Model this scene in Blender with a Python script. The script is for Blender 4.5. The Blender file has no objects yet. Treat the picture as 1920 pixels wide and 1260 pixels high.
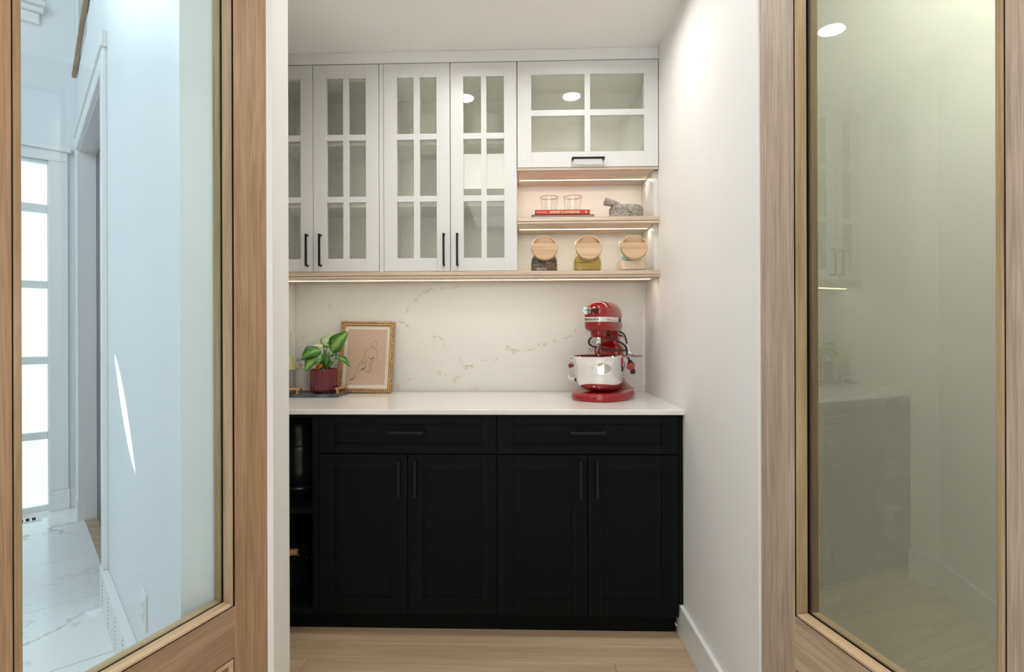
import bpy, bmesh, math, random
import numpy as np
from mathutils import Vector, Matrix
random.seed(4)
rng = np.random.default_rng(4)
S = bpy.context.scene
COL = S.collection

# ---------------------------------------------------------------- camera
H = 1.23
F_PX, CX, CY, YAW, ROLL = 996.92, 943.62, 623.07, .0294, .0031
cam_d = bpy.data.cameras.new('camera'); cam = bpy.data.objects.new('camera', cam_d); COL.objects.link(cam)
cam_d.sensor_width = 36; cam_d.lens = F_PX / 1920 * 36
cam_d.shift_x = (960 - CX) / 1920; cam_d.shift_y = (CY - 630) / 1920
cam_d.clip_start = .02
_R = Vector((math.cos(YAW), math.sin(YAW), 0)); _F = Vector((-math.sin(YAW), math.cos(YAW), 0)); _U = Vector((0, 0, 1))
_x = _R * math.cos(ROLL) - _U * math.sin(ROLL); _y = _R * math.sin(ROLL) + _U * math.cos(ROLL); _z = -_F
cam.matrix_world = Matrix(((_x.x, _y.x, _z.x, 0), (_x.y, _y.y, _z.y, 0), (_x.z, _y.z, _z.z, H), (0, 0, 0, 1)))
S.camera = cam
S.view_settings.view_transform = 'Standard'; S.view_settings.look = 'None'
S.view_settings.gamma = 1; S.view_settings.use_curve_mapping = False
S.view_settings.exposure = 0.20
# ---------------------------------------------------------------- world, sun, large lights
W = bpy.data.worlds.new('sky'); S.world = W; W.use_nodes = True
W.node_tree.nodes['Background'].inputs[0].default_value = (.62, .78, 1, 1)
W.node_tree.nodes['Background'].inputs[1].default_value = 1.4

def light(name, kind, loc, rot, energy, color=(1, 1, 1), **kw):
    d = bpy.data.lights.new(name, kind); d.energy = energy; d.color = color
    for k, v in kw.items(): setattr(d, k, v)
    o = bpy.data.objects.new(name, d); COL.objects.link(o); o.location = loc; o.rotation_euler = rot
    return o
def aim(o, target):
    o.rotation_euler = (Vector(target) - o.location).to_track_quat('-Z', 'Y').to_euler()
WARM = (1, .92, .80); NEUT = (1, .965, .925); COOL = (.78, .90, 1)
# foyer frame: local x runs along the angled hall wall away from the camera, local y into the foyer
CF = Vector((-.859, 1.330, 0)); ANG = math.atan2(.717, -.697)
MF = Matrix.Translation(CF) @ Matrix.Rotation(ANG, 4, 'Z')
def FL(a, b, z=0): return MF @ Vector((a, b, z))
# sun coming down over the entrance
sd = (FL(-1, -.45, -.79) - FL(0, 0, 0)).normalized()
sun = light('sun', 'SUN', (-4, 6, 8), sd.to_track_quat('-Z', 'Y').to_euler(), 14, (1, .97, .9), angle=.006)
hall_l = light('hall_overhead_fill', 'AREA', (.1, .15, 2.74), (0, 0, 0), 19, NEUT, shape='RECTANGLE', size=1.6, size_y=1.4)  # added overhead fill, not a known fixture
back_fill = light('hall_front_fill', 'AREA', (-.3, -2.3, 1.3), (math.radians(114), 0, 0), 22, (1, .98, .95), shape='RECTANGLE', size=1.6, size_y=1.8)  # added frontal fill behind the camera, no window there
foy = light('foyer_daylight', 'AREA', FL(.7, 2.4, 3.4), (0, 0, 0), 50, COOL, shape='RECTANGLE', size=2.4, size_y=2.2); aim(foy, FL(2.3, 0, 1.3))
light('hall_wall_wash_fill', 'AREA', (1.30, 1.08, 2.745), (0, 0, 0), 40, NEUT, shape='DISK', size=.12, spread=math.radians(112))  # added wash, brightens the upper wall behind the right door
hw = light('high_window_light', 'AREA', FL(3.24, .75, 4.08), (0, 0, 0), 5, COOL, shape='RECTANGLE', size=1.0, size_y=1.1, spread=math.radians(28)); aim(hw, FL(2.24, .45, 3.63))
for nm, x in (('left_downlight_beam', -.30), ('right_downlight_beam', .30)):
    light(nm, 'AREA', (x, 2.03, 2.553), (0, 0, 0), 3.1, NEUT, shape='DISK', size=.095, spread=math.radians(165))
light('led_low', 'AREA', (-.265, 2.575, 1.479), (0, 0, 0), .9, WARM, shape='RECTANGLE', size=1.78, size_y=.012)
light('led_mid', 'AREA', (.325, 2.62, 1.730), (0, 0, 0), .5, WARM, shape='RECTANGLE', size=.63, size_y=.012)
light('led_top', 'AREA', (.325, 2.66, 1.985), (0, 0, 0), .5, (1, .86, .76), shape='RECTANGLE', size=.63, size_y=.012)

# ---------------------------------------------------------------- materials
def mat(name, col=(.8, .8, .8), rough=.5, metal=0, spec=.5, emit=0, emcol=None, coat=0, trans=0, ior=1.5):
    m = bpy.data.materials.new(name); m.use_nodes = True; b = m.node_tree.nodes['Principled BSDF']
    b.inputs['Base Color'].default_value = (*col, 1); b.inputs['Roughness'].default_value = rough
    b.inputs['Metallic'].default_value = metal; b.inputs['Specular IOR Level'].default_value = spec
    b.inputs['Coat Weight'].default_value = coat; b.inputs['Coat Roughness'].default_value = .05
    b.inputs['Transmission Weight'].default_value = trans; b.inputs['IOR'].default_value = ior
    if emit:
        b.inputs['Emission Color'].default_value = (*(emcol or col), 1); b.inputs['Emission Strength'].default_value = emit
    return m
class NT:
    def __init__(s, m): s.t = m.node_tree; s.b = s.t.nodes['Principled BSDF']
    def n(s, typ, **kw):
        nd = s.t.nodes.new(typ)
        for k, v in kw.items():
            if k.startswith('i_'):
                key = k[2:].replace('_', ' ')
                nd.inputs[key].default_value = v
            else: setattr(nd, k, v)
        return nd
    def l(s, a, b): s.t.links.new(a, b)
    def ramp(s, pts):
        r = s.t.nodes.new('ShaderNodeValToRGB'); e = r.color_ramp.elements
        while len(e) < len(pts): e.new(.5)
        for q, (p, c) in zip(e, pts): q.position = p; q.color = (*c, 1)
        return r
def painted(name, col, rough=.5, var=.02, spec=.4, bump=.03, scale=90):
    m = mat(name, col, rough, spec=spec); k = NT(m)
    tc = k.n('ShaderNodeTexCoord'); no = k.n('ShaderNodeTexNoise', i_Scale=2.2, i_Detail=3.0)
    k.l(tc.outputs['Object'], no.inputs['Vector'])
    r = k.ramp([(.3, tuple(c * (1 - var) for c in col)), (.7, tuple(min(1, c * (1 + var)) for c in col))])
    k.l(no.outputs[0], r.inputs[0]); k.l(r.outputs[0], k.b.inputs['Base Color'])
    fine = k.n('ShaderNodeTexNoise', i_Scale=float(scale), i_Detail=2.0); k.l(tc.outputs['Object'], fine.inputs['Vector'])
    bp = k.n('ShaderNodeBump', i_Strength=bump, i_Distance=.002); k.l(fine.outputs[0], bp.inputs['Height']); k.l(bp.outputs[0], k.b.inputs['Normal'])
    return m
def wood(name, dark, mid, light_, axis='z', scale=1.0, rough=.5, pore=.5):
    m = mat(name, mid, rough, spec=.3); k = NT(m)
    tc = k.n('ShaderNodeTexCoord'); mp = k.n('ShaderNodeMapping')
    sc = {'x': (1.3, 26, 26), 'y': (26, 1.3, 26), 'z': (26, 26, 1.3)}[axis]
    mp.inputs['Scale'].default_value = tuple(c * scale for c in sc)
    oi = k.n('ShaderNodeObjectInfo'); ad = k.n('ShaderNodeVectorMath', operation='ADD')
    mul = k.n('ShaderNodeMath', operation='MULTIPLY'); mul.inputs[1].default_value = 17
    k.l(oi.outputs['Random'], mul.inputs[0]); k.l(tc.outputs['Object'], ad.inputs[0]); k.l(mul.outputs[0], ad.inputs[1]); k.l(ad.outputs[0], mp.inputs['Vector'])
    n1 = k.n('ShaderNodeTexNoise', i_Scale=1.0, i_Detail=6.0, i_Roughness=.62, i_Distortion=.6); k.l(mp.outputs[0], n1.inputs['Vector'])
    r = k.ramp([(.28, dark), (.5, mid), (.72, light_)]); k.l(n1.outputs[0], r.inputs[0])
    mp2 = k.n('ShaderNodeMapping'); mp2.inputs['Scale'].default_value = tuple(c * scale * (8 if c > 5 else 3.5) for c in sc); k.l(ad.outputs[0], mp2.inputs['Vector'])
    n2 = k.n('ShaderNodeTexNoise', i_Scale=1.0, i_Detail=3.0); k.l(mp2.outputs[0], n2.inputs['Vector'])
    pr = k.ramp([(.38, (.66, .66, .66)), (.60, (1.08, 1.08, 1.08))]); k.l(n2.outputs[0], pr.inputs[0])
    mx = k.n('ShaderNodeMix', data_type='RGBA', blend_type='MULTIPLY'); mx.inputs[0].default_value = pore
    k.l(r.outputs[0], mx.inputs[6]); k.l(pr.outputs[0], mx.inputs[7]); k.l(mx.outputs[2], k.b.inputs['Base Color'])
    bp = k.n('ShaderNodeBump', i_Strength=.25, i_Distance=.0006); k.l(n2.outputs[0], bp.inputs['Height']); k.l(bp.outputs[0], k.b.inputs['Normal'])
    return m
def thin_glass(name, tint, f0, rough=0.0):
    m = bpy.data.materials.new(name); m.use_nodes = True; t = m.node_tree; t.nodes.clear(); L = t.links.new
    out = t.nodes.new('ShaderNodeOutputMaterial'); tr = t.nodes.new('ShaderNodeBsdfTransparent'); gl = t.nodes.new('ShaderNodeBsdfGlossy')
    tr.inputs[0].default_value = (*tint, 1); gl.inputs['Color'].default_value = (.97, 1, .97, 1); gl.inputs['Roughness'].default_value = rough
    g = t.nodes.new('ShaderNodeNewGeometry'); dt = t.nodes.new('ShaderNodeVectorMath'); dt.operation = 'DOT_PRODUCT'
    L(g.outputs['Normal'], dt.inputs[0]); L(g.outputs['Incoming'], dt.inputs[1])
    def mth(op, a, b=None):
        q = t.nodes.new('ShaderNodeMath'); q.operation = op
        for i, v in enumerate((a, b)):
            if v is None: continue
            if isinstance(v, (int, float)): q.inputs[i].default_value = v
            else: L(v, q.inputs[i])
        return q.outputs[0]
    c = mth('ABSOLUTE', dt.outputs['Value']); p = mth('POWER', mth('SUBTRACT', 1.0, c), 5.0)
    fr = mth('ADD', mth('MULTIPLY', p, 1 - f0), f0)
    mx = t.nodes.new('ShaderNodeMixShader'); L(fr, mx.inputs[0]); L(tr.outputs[0], mx.inputs[1]); L(gl.outputs[0], mx.inputs[2]); L(mx.outputs[0], out.inputs[0])
    return m
def marble(name, base, vein, scale=1.0, width=.03, rough=.18, amount=.7):
    m = mat(name, base, rough, spec=.5); k = NT(m)
    tc = k.n('ShaderNodeTexCoord'); n0 = k.n('ShaderNodeTexNoise', i_Scale=1.6 * scale, i_Detail=5.0, i_Roughness=.6); k.l(tc.outputs['Object'], n0.inputs['Vector'])
    ad = k.n('ShaderNodeMath', operation='SUBTRACT'); ad.inputs[1].default_value = .5; k.l(n0.outputs[0], ad.inputs[0])
    ab = k.n('ShaderNodeMath', operation='ABSOLUTE'); k.l(ad.outputs[0], ab.inputs[0])
    r = k.ramp([(0, (1, 1, 1)), (width, (0, 0, 0))]); k.l(ab.outputs[0], r.inputs[0])
    n1 = k.n('ShaderNodeTexNoise', i_Scale=1.1 * scale, i_Detail=1.0); k.l(tc.outputs['Object'], n1.inputs['Vector'])
    r1 = k.ramp([(.44, (0, 0, 0)), (.62, (amount, amount, amount))]); k.l(n1.outputs[0], r1.inputs[0])
    mu = k.n('ShaderNodeMath', operation='MULTIPLY'); k.l(r.outputs[0], mu.inputs[0]); k.l(r1.outputs[0], mu.inputs[1])
    mx = k.n('ShaderNodeMix', data_type='RGBA'); mx.inputs[6].default_value = (*base, 1); mx.inputs[7].default_value = (*vein, 1)
    k.l(mu.outputs[0], mx.inputs[0]); k.l(mx.outputs[2], k.b.inputs['Base Color'])
    return m
def speckle(name, cols, scale=300, rough=.8):
    m = mat(name, cols[1], rough, spec=.2); k = NT(m); tc = k.n('ShaderNodeTexCoord')
    v = k.n('ShaderNodeTexVoronoi', i_Scale=float(scale)); k.l(tc.outputs['Object'], v.inputs['Vector'])
    sp = k.n('ShaderNodeSeparateColor'); k.l(v.outputs['Color'], sp.inputs[0])
    r = k.ramp([(i / (len(cols) - 1), c) for i, c in enumerate(cols)]); r.color_ramp.interpolation = 'CONSTANT' if len(cols) > 3 else 'LINEAR'
    k.l(sp.outputs[0], r.inputs[0]); k.l(r.outputs[0], k.b.inputs['Base Color'])
    bp = k.n('ShaderNodeBump', i_Strength=.5, i_Distance=.001); k.l(v.outputs['Distance'], bp.inputs['Height']); k.l(bp.outputs[0], k.b.inputs['Normal'])
    return m
M = {}
M['wall'] = painted('white_wall_paint', (.86, .85, .825), .6, .01)
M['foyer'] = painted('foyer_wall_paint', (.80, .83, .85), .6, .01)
M['ceil'] = painted('ceiling_paint', (.92, .91, .885), .7, .01)
M['trim'] = painted('trim_white_paint', (.84, .845, .84), .35, .005, bump=.01)
M['cab'] = painted('white_cabinet_paint', (.71, .715, .705), .38, .005, bump=.01)
M['cabin'] = painted('cabinet_interior_melamine', (.90, .905, .85), .5, .005, bump=.01)
M['black'] = painted('black_cabinet_paint', (.0042, .0058, .0062), .6, .05, spec=.1, bump=.01)
M['blackin'] = mat('black_interior', (.005, .006, .007), .6, spec=.25)
M['blackmetal'] = mat('matte_black_metal', (.0035, .004, .005), .42, metal=0, spec=.25)
M['dark'] = mat('dark_gap', (.006, .005, .005), .8, spec=.1)
M['oak_z'] = wood('washed_oak_upright', (.32, .20, .100), (.40, .262, .145), (.48, .33, .195), 'z', 1.8, .5, .55)
M['oak_x'] = wood('washed_oak_rail', (.29, .185, .10), (.37, .25, .15), (.46, .33, .22), 'x', 1.8, .5, .55)
M['oakr_z'] = wood('lit_oak_upright', (.37, .275, .205), (.45, .35, .27), (.54, .44, .355), 'z', 1.8, .5, .6)  # door oak with the paler light on the right door put into its colour
M['oakr_x'] = wood('lit_oak_rail', (.36, .26, .16), (.50, .38, .26), (.62, .50, .37), 'x', 1.8, .5, .6)  # rails of the right door, same lighting put into the colour
M['bead_z'] = wood('oak_bead_upright', (.26, .18, .09), (.38, .27, .15), (.48, .36, .22), 'z', 1.5, .45, .4)
M['bead_x'] = wood('oak_bead_rail', (.42, .29, .16), (.56, .40, .24), (.66, .50, .33), 'x', 1.5, .45, .3)
M['shelf'] = wood('pale_oak_shelf', (.52, .41, .30), (.64, .52, .40), (.74, .63, .51), 'x', 1.2, .5, .35)
M['lid'] = wood('acacia_lid_wood', (.50, .32, .17), (.62, .42, .25), (.70, .52, .34), 'x', 1.6, .45, .3)
M['plank'] = wood('oak_floor_plank', (.43, .315, .195), (.54, .405, .26), (.64, .50, .34), 'x', .7, .42, .35)
M['tile'] = marble('white_marble_tile', (.90, .91, .90), (.42, .35, .28), 1.3, .020, .16, .95)
M['counter'] = painted('white_quartz', (.82, .81, .79), .14, .005, spec=.5, bump=0)
M['doorglass_l'] = thin_glass('clear_door_glass', (.94, .98, .985), .05)
M['doorglass_r'] = thin_glass('reflective_glass_dimmed', (.44, .46, .42), .12)  # dark tint stands in for a dimmer wall behind the right glass
M['cabglass'] = thin_glass('cabinet_glass', (1, 1, .975), .10)
M['jarglass'] = thin_glass('jar_glass', (.988, .992, .984), .042)
M['pinkglass'] = thin_glass('pink_tumbler_glass', (.995, .978, .974), .05)
M['steel'] = mat('brushed_steel', (.75, .75, .74), .12, metal=1)
M['chrome'] = mat('polished_steel', (.82, .81, .80), .05, metal=1)
M['red'] = mat('red_enamel', (.29, .003, .005), .16, spec=.5, coat=.3)
M['band'] = mat('silver_white_band', (.80, .78, .75), .3, metal=.3)
M['ink'] = mat('black_ink', (.012, .011, .012), .5)
M['white'] = mat('white_plastic', (.84, .83, .81), .35)
M['gold'] = mat('brass', (.72, .47, .20), .3, metal=1)
M['slate'] = marble('dark_slate', (.06, .075, .09), (.30, .33, .36), 9, .05, .35, .8)
M['pot'] = mat('oxblood_glaze', (.13, .003, .010), .10, spec=.5, coat=.5)
M['soil'] = speckle('potting_soil', [(.02, .012, .006), (.05, .03, .015), (.08, .05, .03)], 500)
M['stem'] = mat('green_stem', (.16, .34, .07), .45)
M['mortar'] = speckle('speckled_granite', [(.10, .09, .08), (.22, .20, .18), (.46, .42, .37), (.60, .56, .50), (.68, .64, .58)], 460, .75)
M['beans'] = speckle('black_beans', [(.02, .012, .008), (.10, .065, .04), (.42, .31, .20)], 330, .4)
M['millet'] = speckle('golden_grain', [(.34, .22, .03), (.50, .34, .07), (.60, .44, .12)], 500, .6)
M['rice'] = speckle('pale_grain', [(.66, .50, .34), (.78, .62, .45), (.84, .70, .54)], 420, .6)
M['mint'] = mat('mint_plastic', (.22, .58, .42), .4)
M['bookred'] = mat('red_book_cloth', (.50, .045, .022), .5)
M['paper'] = mat('book_pages', (.74, .68, .56), .8)
M['darkboard'] = mat('dark_green_book', (.022, .03, .026), .5)
M['cream'] = mat('cream_ink', (.82, .70, .52), .6)
M['mat'] = painted('cream_mat_board', (.72, .70, .58), .8, .02)
M['art'] = painted('tan_drawing_paper', (.58, .43, .32), .9, .05)
M['charcoal'] = mat('charcoal_line', (.05, .04, .04), .9)
M['label'] = mat('bottle_label_white', (.80, .79, .76), .6)
M['labelred'] = mat('sun_red_print', (.50, .10, .05), .6)
M['labelblue'] = mat('blue_grey_print', (.28, .36, .40), .6)
M['liquid'] = mat('yellow_green_drink', (.44, .47, .17), .25, spec=.5)
M['orange'] = mat('yellowed_leaf', (.80, .26, .01), .5)
M['lamp'] = mat('lamp_diffuser', (1, 1, 1), .5, emit=7, emcol=(1, .96, .9))
M['led'] = mat('led_chip', (1, .9, .7), .5, emit=9, emcol=(1, .84, .58))
M['ledstrip'] = mat('led_channel', (.85, .78, .66), .4)
M['pane'] = mat('frosted_daylit_pane', (.8, .9, .95), .5, emit=.80, emcol=(.82, .98, 1))
M['plum'] = mat('plum_door_paint', (.10, .065, .10), .4)
M['pinhole'] = mat('pin_hole', (.12, .12, .10), .8)
M['canister'] = mat('black_canister', (.012, .020, .022), .22, spec=.6)
M['potwood'] = mat('pot_handle_wood', (.62, .38, .17), .5)
M['register'] = mat('register_metal', (.80, .80, .82), .4)

def gold_ornate():
    m = mat('antique_gilt', (.50, .30, .12), .35, metal=.75); k = NT(m); tc = k.n('ShaderNodeTexCoord')
    n = k.n('ShaderNodeTexNoise', i_Scale=220.0, i_Detail=3.0); k.l(tc.outputs['Object'], n.inputs['Vector'])
    r = k.ramp([(.34, (.20, .11, .045)), (.5, (.46, .28, .12)), (.68, (.74, .52, .27))]); k.l(n.outputs[0], r.inputs[0]); k.l(r.outputs[0], k.b.inputs['Base Color'])
    bp = k.n('ShaderNodeBump', i_Strength=.6, i_Distance=.002); k.l(n.outputs[0], bp.inputs['Height']); k.l(bp.outputs[0], k.b.inputs['Normal'])
    return m
M['gilt'] = gold_ornate()
def leaf_mat(name, edge, mid, amount):
    m = mat(name, mid, .35, spec=.5); k = NT(m); uv = k.n('ShaderNodeUVMap', uv_map='uv'); sx = k.n('ShaderNodeSeparateXYZ'); k.l(uv.outputs[0], sx.inputs[0])
    n = k.n('ShaderNodeTexNoise', i_Scale=11.0, i_Detail=4.0); k.l(uv.outputs[0], n.inputs['Vector'])
    a = k.n('ShaderNodeMath', operation='MULTIPLY_ADD'); a.inputs[1].default_value = 1.6; a.inputs[2].default_value = -.8 + amount; k.l(n.outputs[0], a.inputs[0])
    b = k.n('ShaderNodeMath', operation='SUBTRACT'); k.l(a.outputs[0], b.inputs[0]); k.l(sx.outputs[0], b.inputs[1])
    r = k.ramp([(0, edge), (.35, mid)]); k.l(b.outputs[0], r.inputs[0]); k.l(r.outputs[0], k.b.inputs['Base Color'])
    return m
M['leaf'] = leaf_mat('variegated_leaf', (.035, .17, .012), (.36, .54, .14), .50)
M['leafpale'] = leaf_mat('pale_variegated_leaf', (.16, .33, .08), (.56, .66, .38), 1.0)
M['leafdark'] = leaf_mat('dark_leaf', (.02, .12, .012), (.13, .34, .05), .5)

# ---------------------------------------------------------------- mesh helpers
def bx(bm, x0, x1, y0, y1, z0, z1, bev=0, seg=1, rot=None):
    r = bmesh.ops.create_cube(bm, size=1); vs = r['verts']
    for v in vs:
        v.co = Vector(((x0 + x1) / 2 + v.co.x * (x1 - x0), (y0 + y1) / 2 + v.co.y * (y1 - y0), (z0 + z1) / 2 + v.co.z * (z1 - z0)))
    if bev:
        es = list({e for v in vs for e in v.link_edges})
        g = bmesh.ops.bevel(bm, geom=es, offset=bev, segments=seg, affect='EDGES', profile=.5)
        vs = list({v for f in g['faces'] for v in f.verts} | {v for v in vs if v.is_valid})
    if rot: bmesh.ops.transform(bm, matrix=rot, verts=vs)
    return vs
def B(*boxes):
    bm = bmesh.new()
    for b in boxes: bx(bm, *b)
    return bm
def prism(bm, poly, z0, z1):
    lo = [bm.verts.new((x, y, z0)) for x, y in poly]; hi = [bm.verts.new((x, y, z1)) for x, y in poly]
    n = len(poly); fs = [bm.faces.new(lo[::-1]), bm.faces.new(hi)]
    for i in range(n): fs.append(bm.faces.new((lo[i], lo[(i + 1) % n], hi[(i + 1) % n], hi[i])))
    bmesh.ops.recalc_face_normals(bm, faces=fs)
    return lo + hi
def lathe(bm, prof, c=(0, 0, 0), n=48, flute=0, nf=24, mtx=None):
    rings = []; vs = []
    for r, z in prof:
        if r < 1e-6: ring = [bm.verts.new((c[0], c[1], c[2] + z))]
        else:
            ring = []
            for i in range(n):
                t = 2 * math.pi * i / n; rr = r * (1 + flute * (abs(math.cos(nf * t / 2)) - .6))
                ring.append(bm.verts.new((c[0] + rr * math.cos(t), c[1] + rr * math.sin(t), c[2] + z)))
        rings.append(ring); vs += ring
    for a, b in zip(rings, rings[1:]):
        if len(a) == 1 and len(b) == 1: continue
        for i in range(n):
            j = (i + 1) % n
            if len(a) == 1: bm.faces.new((a[0], b[j], b[i]))
            elif len(b) == 1: bm.faces.new((a[i], a[j], b[0]))
            else: bm.faces.new((a[i], a[j], b[j], b[i]))
    if mtx: bmesh.ops.transform(bm, matrix=mtx, verts=vs)
    bmesh.ops.recalc_face_normals(bm, faces=bm.faces[:])
    return vs
def tube(bm, pts, r, n=10, smooth=6, cap=True, flat=1.0):
    P = [Vector(p) for p in pts]
    if smooth > 1 and len(P) > 2:
        Q = []
        for i in range(len(P) - 1):
            p0, p1, p2, p3 = P[max(i - 1, 0)], P[i], P[i + 1], P[min(i + 2, len(P) - 1)]
            for k in range(smooth):
                t = k / smooth
                Q.append(.5 * ((2 * p1) + (p2 - p0) * t + (2 * p0 - 5 * p1 + 4 * p2 - p3) * t * t + (3 * p1 - p0 - 3 * p2 + p3) * t ** 3))
        Q.append(P[-1]); P = Q
    up = None; rings = []
    for i, p in enumerate(P):
        d = (P[min(i + 1, len(P) - 1)] - P[max(i - 1, 0)]).normalized()
        if up is None:
            up = d.orthogonal().normalized()
        up = (up - d * up.dot(d)).normalized(); s = d.cross(up)
        rr = r if not callable(r) else r(i / (len(P) - 1))
        rings.append([bm.verts.new(p + (up * math.cos(2 * math.pi * k / n) * flat + s * math.sin(2 * math.pi * k / n)) * rr) for k in range(n)])
    for a, b in zip(rings, rings[1:]):
        for k in range(n): bm.faces.new((a[k], a[(k + 1) % n], b[(k + 1) % n], b[k]))
    if cap: bm.faces.new(rings[0][::-1]); bm.faces.new(rings[-1])
def loft(bm, rings, cap=True):
    R = [[bm.verts.new(p) for p in r] for r in rings]; n = len(R[0])
    for a, b in zip(R, R[1:]):
        for k in range(n): bm.faces.new((a[k], a[(k + 1) % n], b[(k + 1) % n], b[k]))
    if cap: bm.faces.new(R[0][::-1]); bm.faces.new(R[-1])
    bmesh.ops.recalc_face_normals(bm, faces=bm.faces[:])
def superell(xc, a, b, e, z, n=56, yc=0):
    out = []
    for i in range(n):
        t = 2 * math.pi * i / n; c, s = math.cos(t), math.sin(t)
        out.append((xc + a * math.copysign(abs(c) ** (2 / e), c), yc + b * math.copysign(abs(s) ** (2 / e), s), z))
    return out
def obj(name, bm, m, parent=None, smooth=False, origin=None, angle=35, **props):
    me = bpy.data.meshes.new(name)
    if origin is not None: bmesh.ops.translate(bm, vec=-Vector(origin), verts=bm.verts[:])
    bm.to_mesh(me); bm.free()
    me.materials.append(m)
    if smooth:
        me.polygons.foreach_set('use_smooth', [True] * len(me.polygons))
        try: me.set_sharp_from_angle(angle=math.radians(angle))
        except Exception: pass
    o = bpy.data.objects.new(name, me); COL.objects.link(o)
    if parent is not None: o.parent = parent
    elif origin is not None: o.location = origin
    for k, v in props.items(): o[k] = v
    return o
def thing(name, label, cat, loc=(0, 0, 0), rotz=0, group=None, kind=None, mtx=None):
    o = bpy.data.objects.new(name, None); COL.objects.link(o); o.empty_display_size = .1
    if mtx is not None: o.matrix_world = mtx
    else: o.location = loc; o.rotation_euler = (0, 0, rotz)
    if label: o['label'] = label
    if cat: o['category'] = cat
    if group: o['group'] = group
    if kind: o['kind'] = kind
    return o
def tag(o, label, cat, group=None):
    o['label'] = label; o['category'] = cat
    if group: o['group'] = group
    return o
def part(name, bm, m, root, smooth=False, parent=None, **props):   # bm in world coordinates, root unrotated
    base = root.location.copy()
    bmesh.ops.translate(bm, vec=-base, verts=bm.verts[:])
    o = obj(name, bm, m, parent or root, smooth, **props)
    return o
def struct(name, bm, m, smooth=False, **props):
    return obj(name, bm, m, None, smooth, kind='structure', **props)
def text_bm(s, size, extrude=.0003, font_bold=0.0, spacing=1.0):
    cu = bpy.data.curves.new('text', 'FONT'); cu.body = s; cu.size = size; cu.extrude = extrude; cu.align_x = 'CENTER'; cu.align_y = 'CENTER'
    cu.offset = font_bold; cu.space_character = spacing; cu.resolution_u = 3
    o = bpy.data.objects.new('text', cu); COL.objects.link(o)
    dg = bpy.context.evaluated_depsgraph_get(); me = bpy.data.meshes.new_from_object(o.evaluated_get(dg))
    bm = bmesh.new(); bm.from_mesh(me); bpy.data.meshes.remove(me); bpy.data.objects.remove(o); bpy.data.curves.remove(cu)
    return bm
def tf(bm, m): bmesh.ops.transform(bm, matrix=m, verts=bm.verts[:]); return bm
FACE = Matrix.Rotation(math.radians(90), 4, 'X')     # upright, facing -Y

# ================================================================ room shell
XR, YB, ZC = .6565, 2.7863, 2.5629
YJ0, YJ1 = 1.4800, 1.6000
XJL = -.7007
TOP = 5.2
# pantry + hall walls
bm = bmesh.new(); prism(bm, [(XR, YJ0), (3.2, YJ0), (3.2, 3.0), (XR, 3.0)], 0, TOP); struct('wall_right', bm, M['wall'])
bm = bmesh.new(); prism(bm, [(-1.18, YB), (XR, YB), (XR, 3.0), (-1.18, 3.0)], 0, TOP); struct('wall_back', bm, M['wall'])
e = lambda a, b: tuple(FL(a, b).xy)
bm = bmesh.new(); prism(bm, [e(0, 0), (XJL, 1.4896), (XJL, YJ1), (-.975, 1.985), (-.975, 2.112), (-1.18, 2.112), (-1.18, 3.0), (-1.75, 3.0), e(1.52, -.30), e(1.52, 0)], 0, TOP); struct('wall_left', bm, M['wall'])
bm = B((XJL, XR, 1.4896, YJ1, 2.42, TOP)); struct('wall_front', bm, M['wall'])
struct('ceiling', B((-1.19, XR, YJ1, YB, ZC, ZC + .12)), M['ceil'])
# foyer walls, in the foyer's own axes
def fstruct(name, bm, m, **p): o = obj(name, tf(bm, MF), m, None, kind='structure', **p); return o
# thin skin on the foyer side of the angled wall, in a cooler white
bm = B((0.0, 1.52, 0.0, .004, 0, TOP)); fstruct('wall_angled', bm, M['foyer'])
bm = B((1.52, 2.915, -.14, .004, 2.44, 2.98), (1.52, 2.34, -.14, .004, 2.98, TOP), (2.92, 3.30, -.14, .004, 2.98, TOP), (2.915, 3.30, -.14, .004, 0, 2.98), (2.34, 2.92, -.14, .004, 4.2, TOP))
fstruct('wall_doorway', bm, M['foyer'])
fstruct('landing_dark_sheet', B((2.2, 3.1, -.62, -.60, 2.7, 4.4)), M['plum'])  # dark sheet painted in for the unlit space behind the opening
# far wall with the sidelight opening, upper window and an added slot that lets in the sun streak
sl0, sl1, W1 = .130, .46, 3.42
bm = B((3.30, W1, -.5, .130, 0, 2.43), (3.30, W1, -.5, 4.2, 2.43, 2.71), (3.30, W1, .46, 4.2, 0, 2.43),
       (3.30, W1, -.5, .72, 2.71, 2.97), (3.30, W1, 1.26, 4.2, 2.71, 2.97), (3.30, W1, -.5, 4.2, 2.97, 3.49), (3.30, W1, -.5, .27, 3.49, TOP), (3.30, W1, .27, 1.2, 4.6, TOP), (3.30, W1, 1.2, 4.2, 3.49, TOP))
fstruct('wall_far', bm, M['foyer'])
# added plates narrow the slot to both ends, shaping the sun streak
bm = bmesh.new()
for (b0, b1, c0, c1, hh) in ((.780, .830, 2.77, 2.76, .035), (.940, 1.180, 2.785, 2.806, .060)):
    n = 14
    for sg_ in (1, -1):
        for i in range(n):
            t0, t1 = i / n, (i + 1) / n
            g0, g1 = c0 + (c1 - c0) * t0 + sg_ * hh * math.sin(math.pi * t0) ** .8, c0 + (c1 - c0) * t1 + sg_ * hh * math.sin(math.pi * t1) ** .8
            y0, y1 = b0 + (b1 - b0) * t0, b0 + (b1 - b0) * t1; zz = 2.71 if sg_ < 0 else 2.97
            vs = [bm.verts.new((x, y, z)) for x in (3.301, 3.306) for y, z in ((y0, zz), (y1, zz), (y1, g1), (y0, g0))]
            for q in ((0, 1, 2, 3), (7, 6, 5, 4), (3, 2, 6, 7), (0, 4, 5, 1)): bm.faces.new([vs[k] for k in q])
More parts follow.
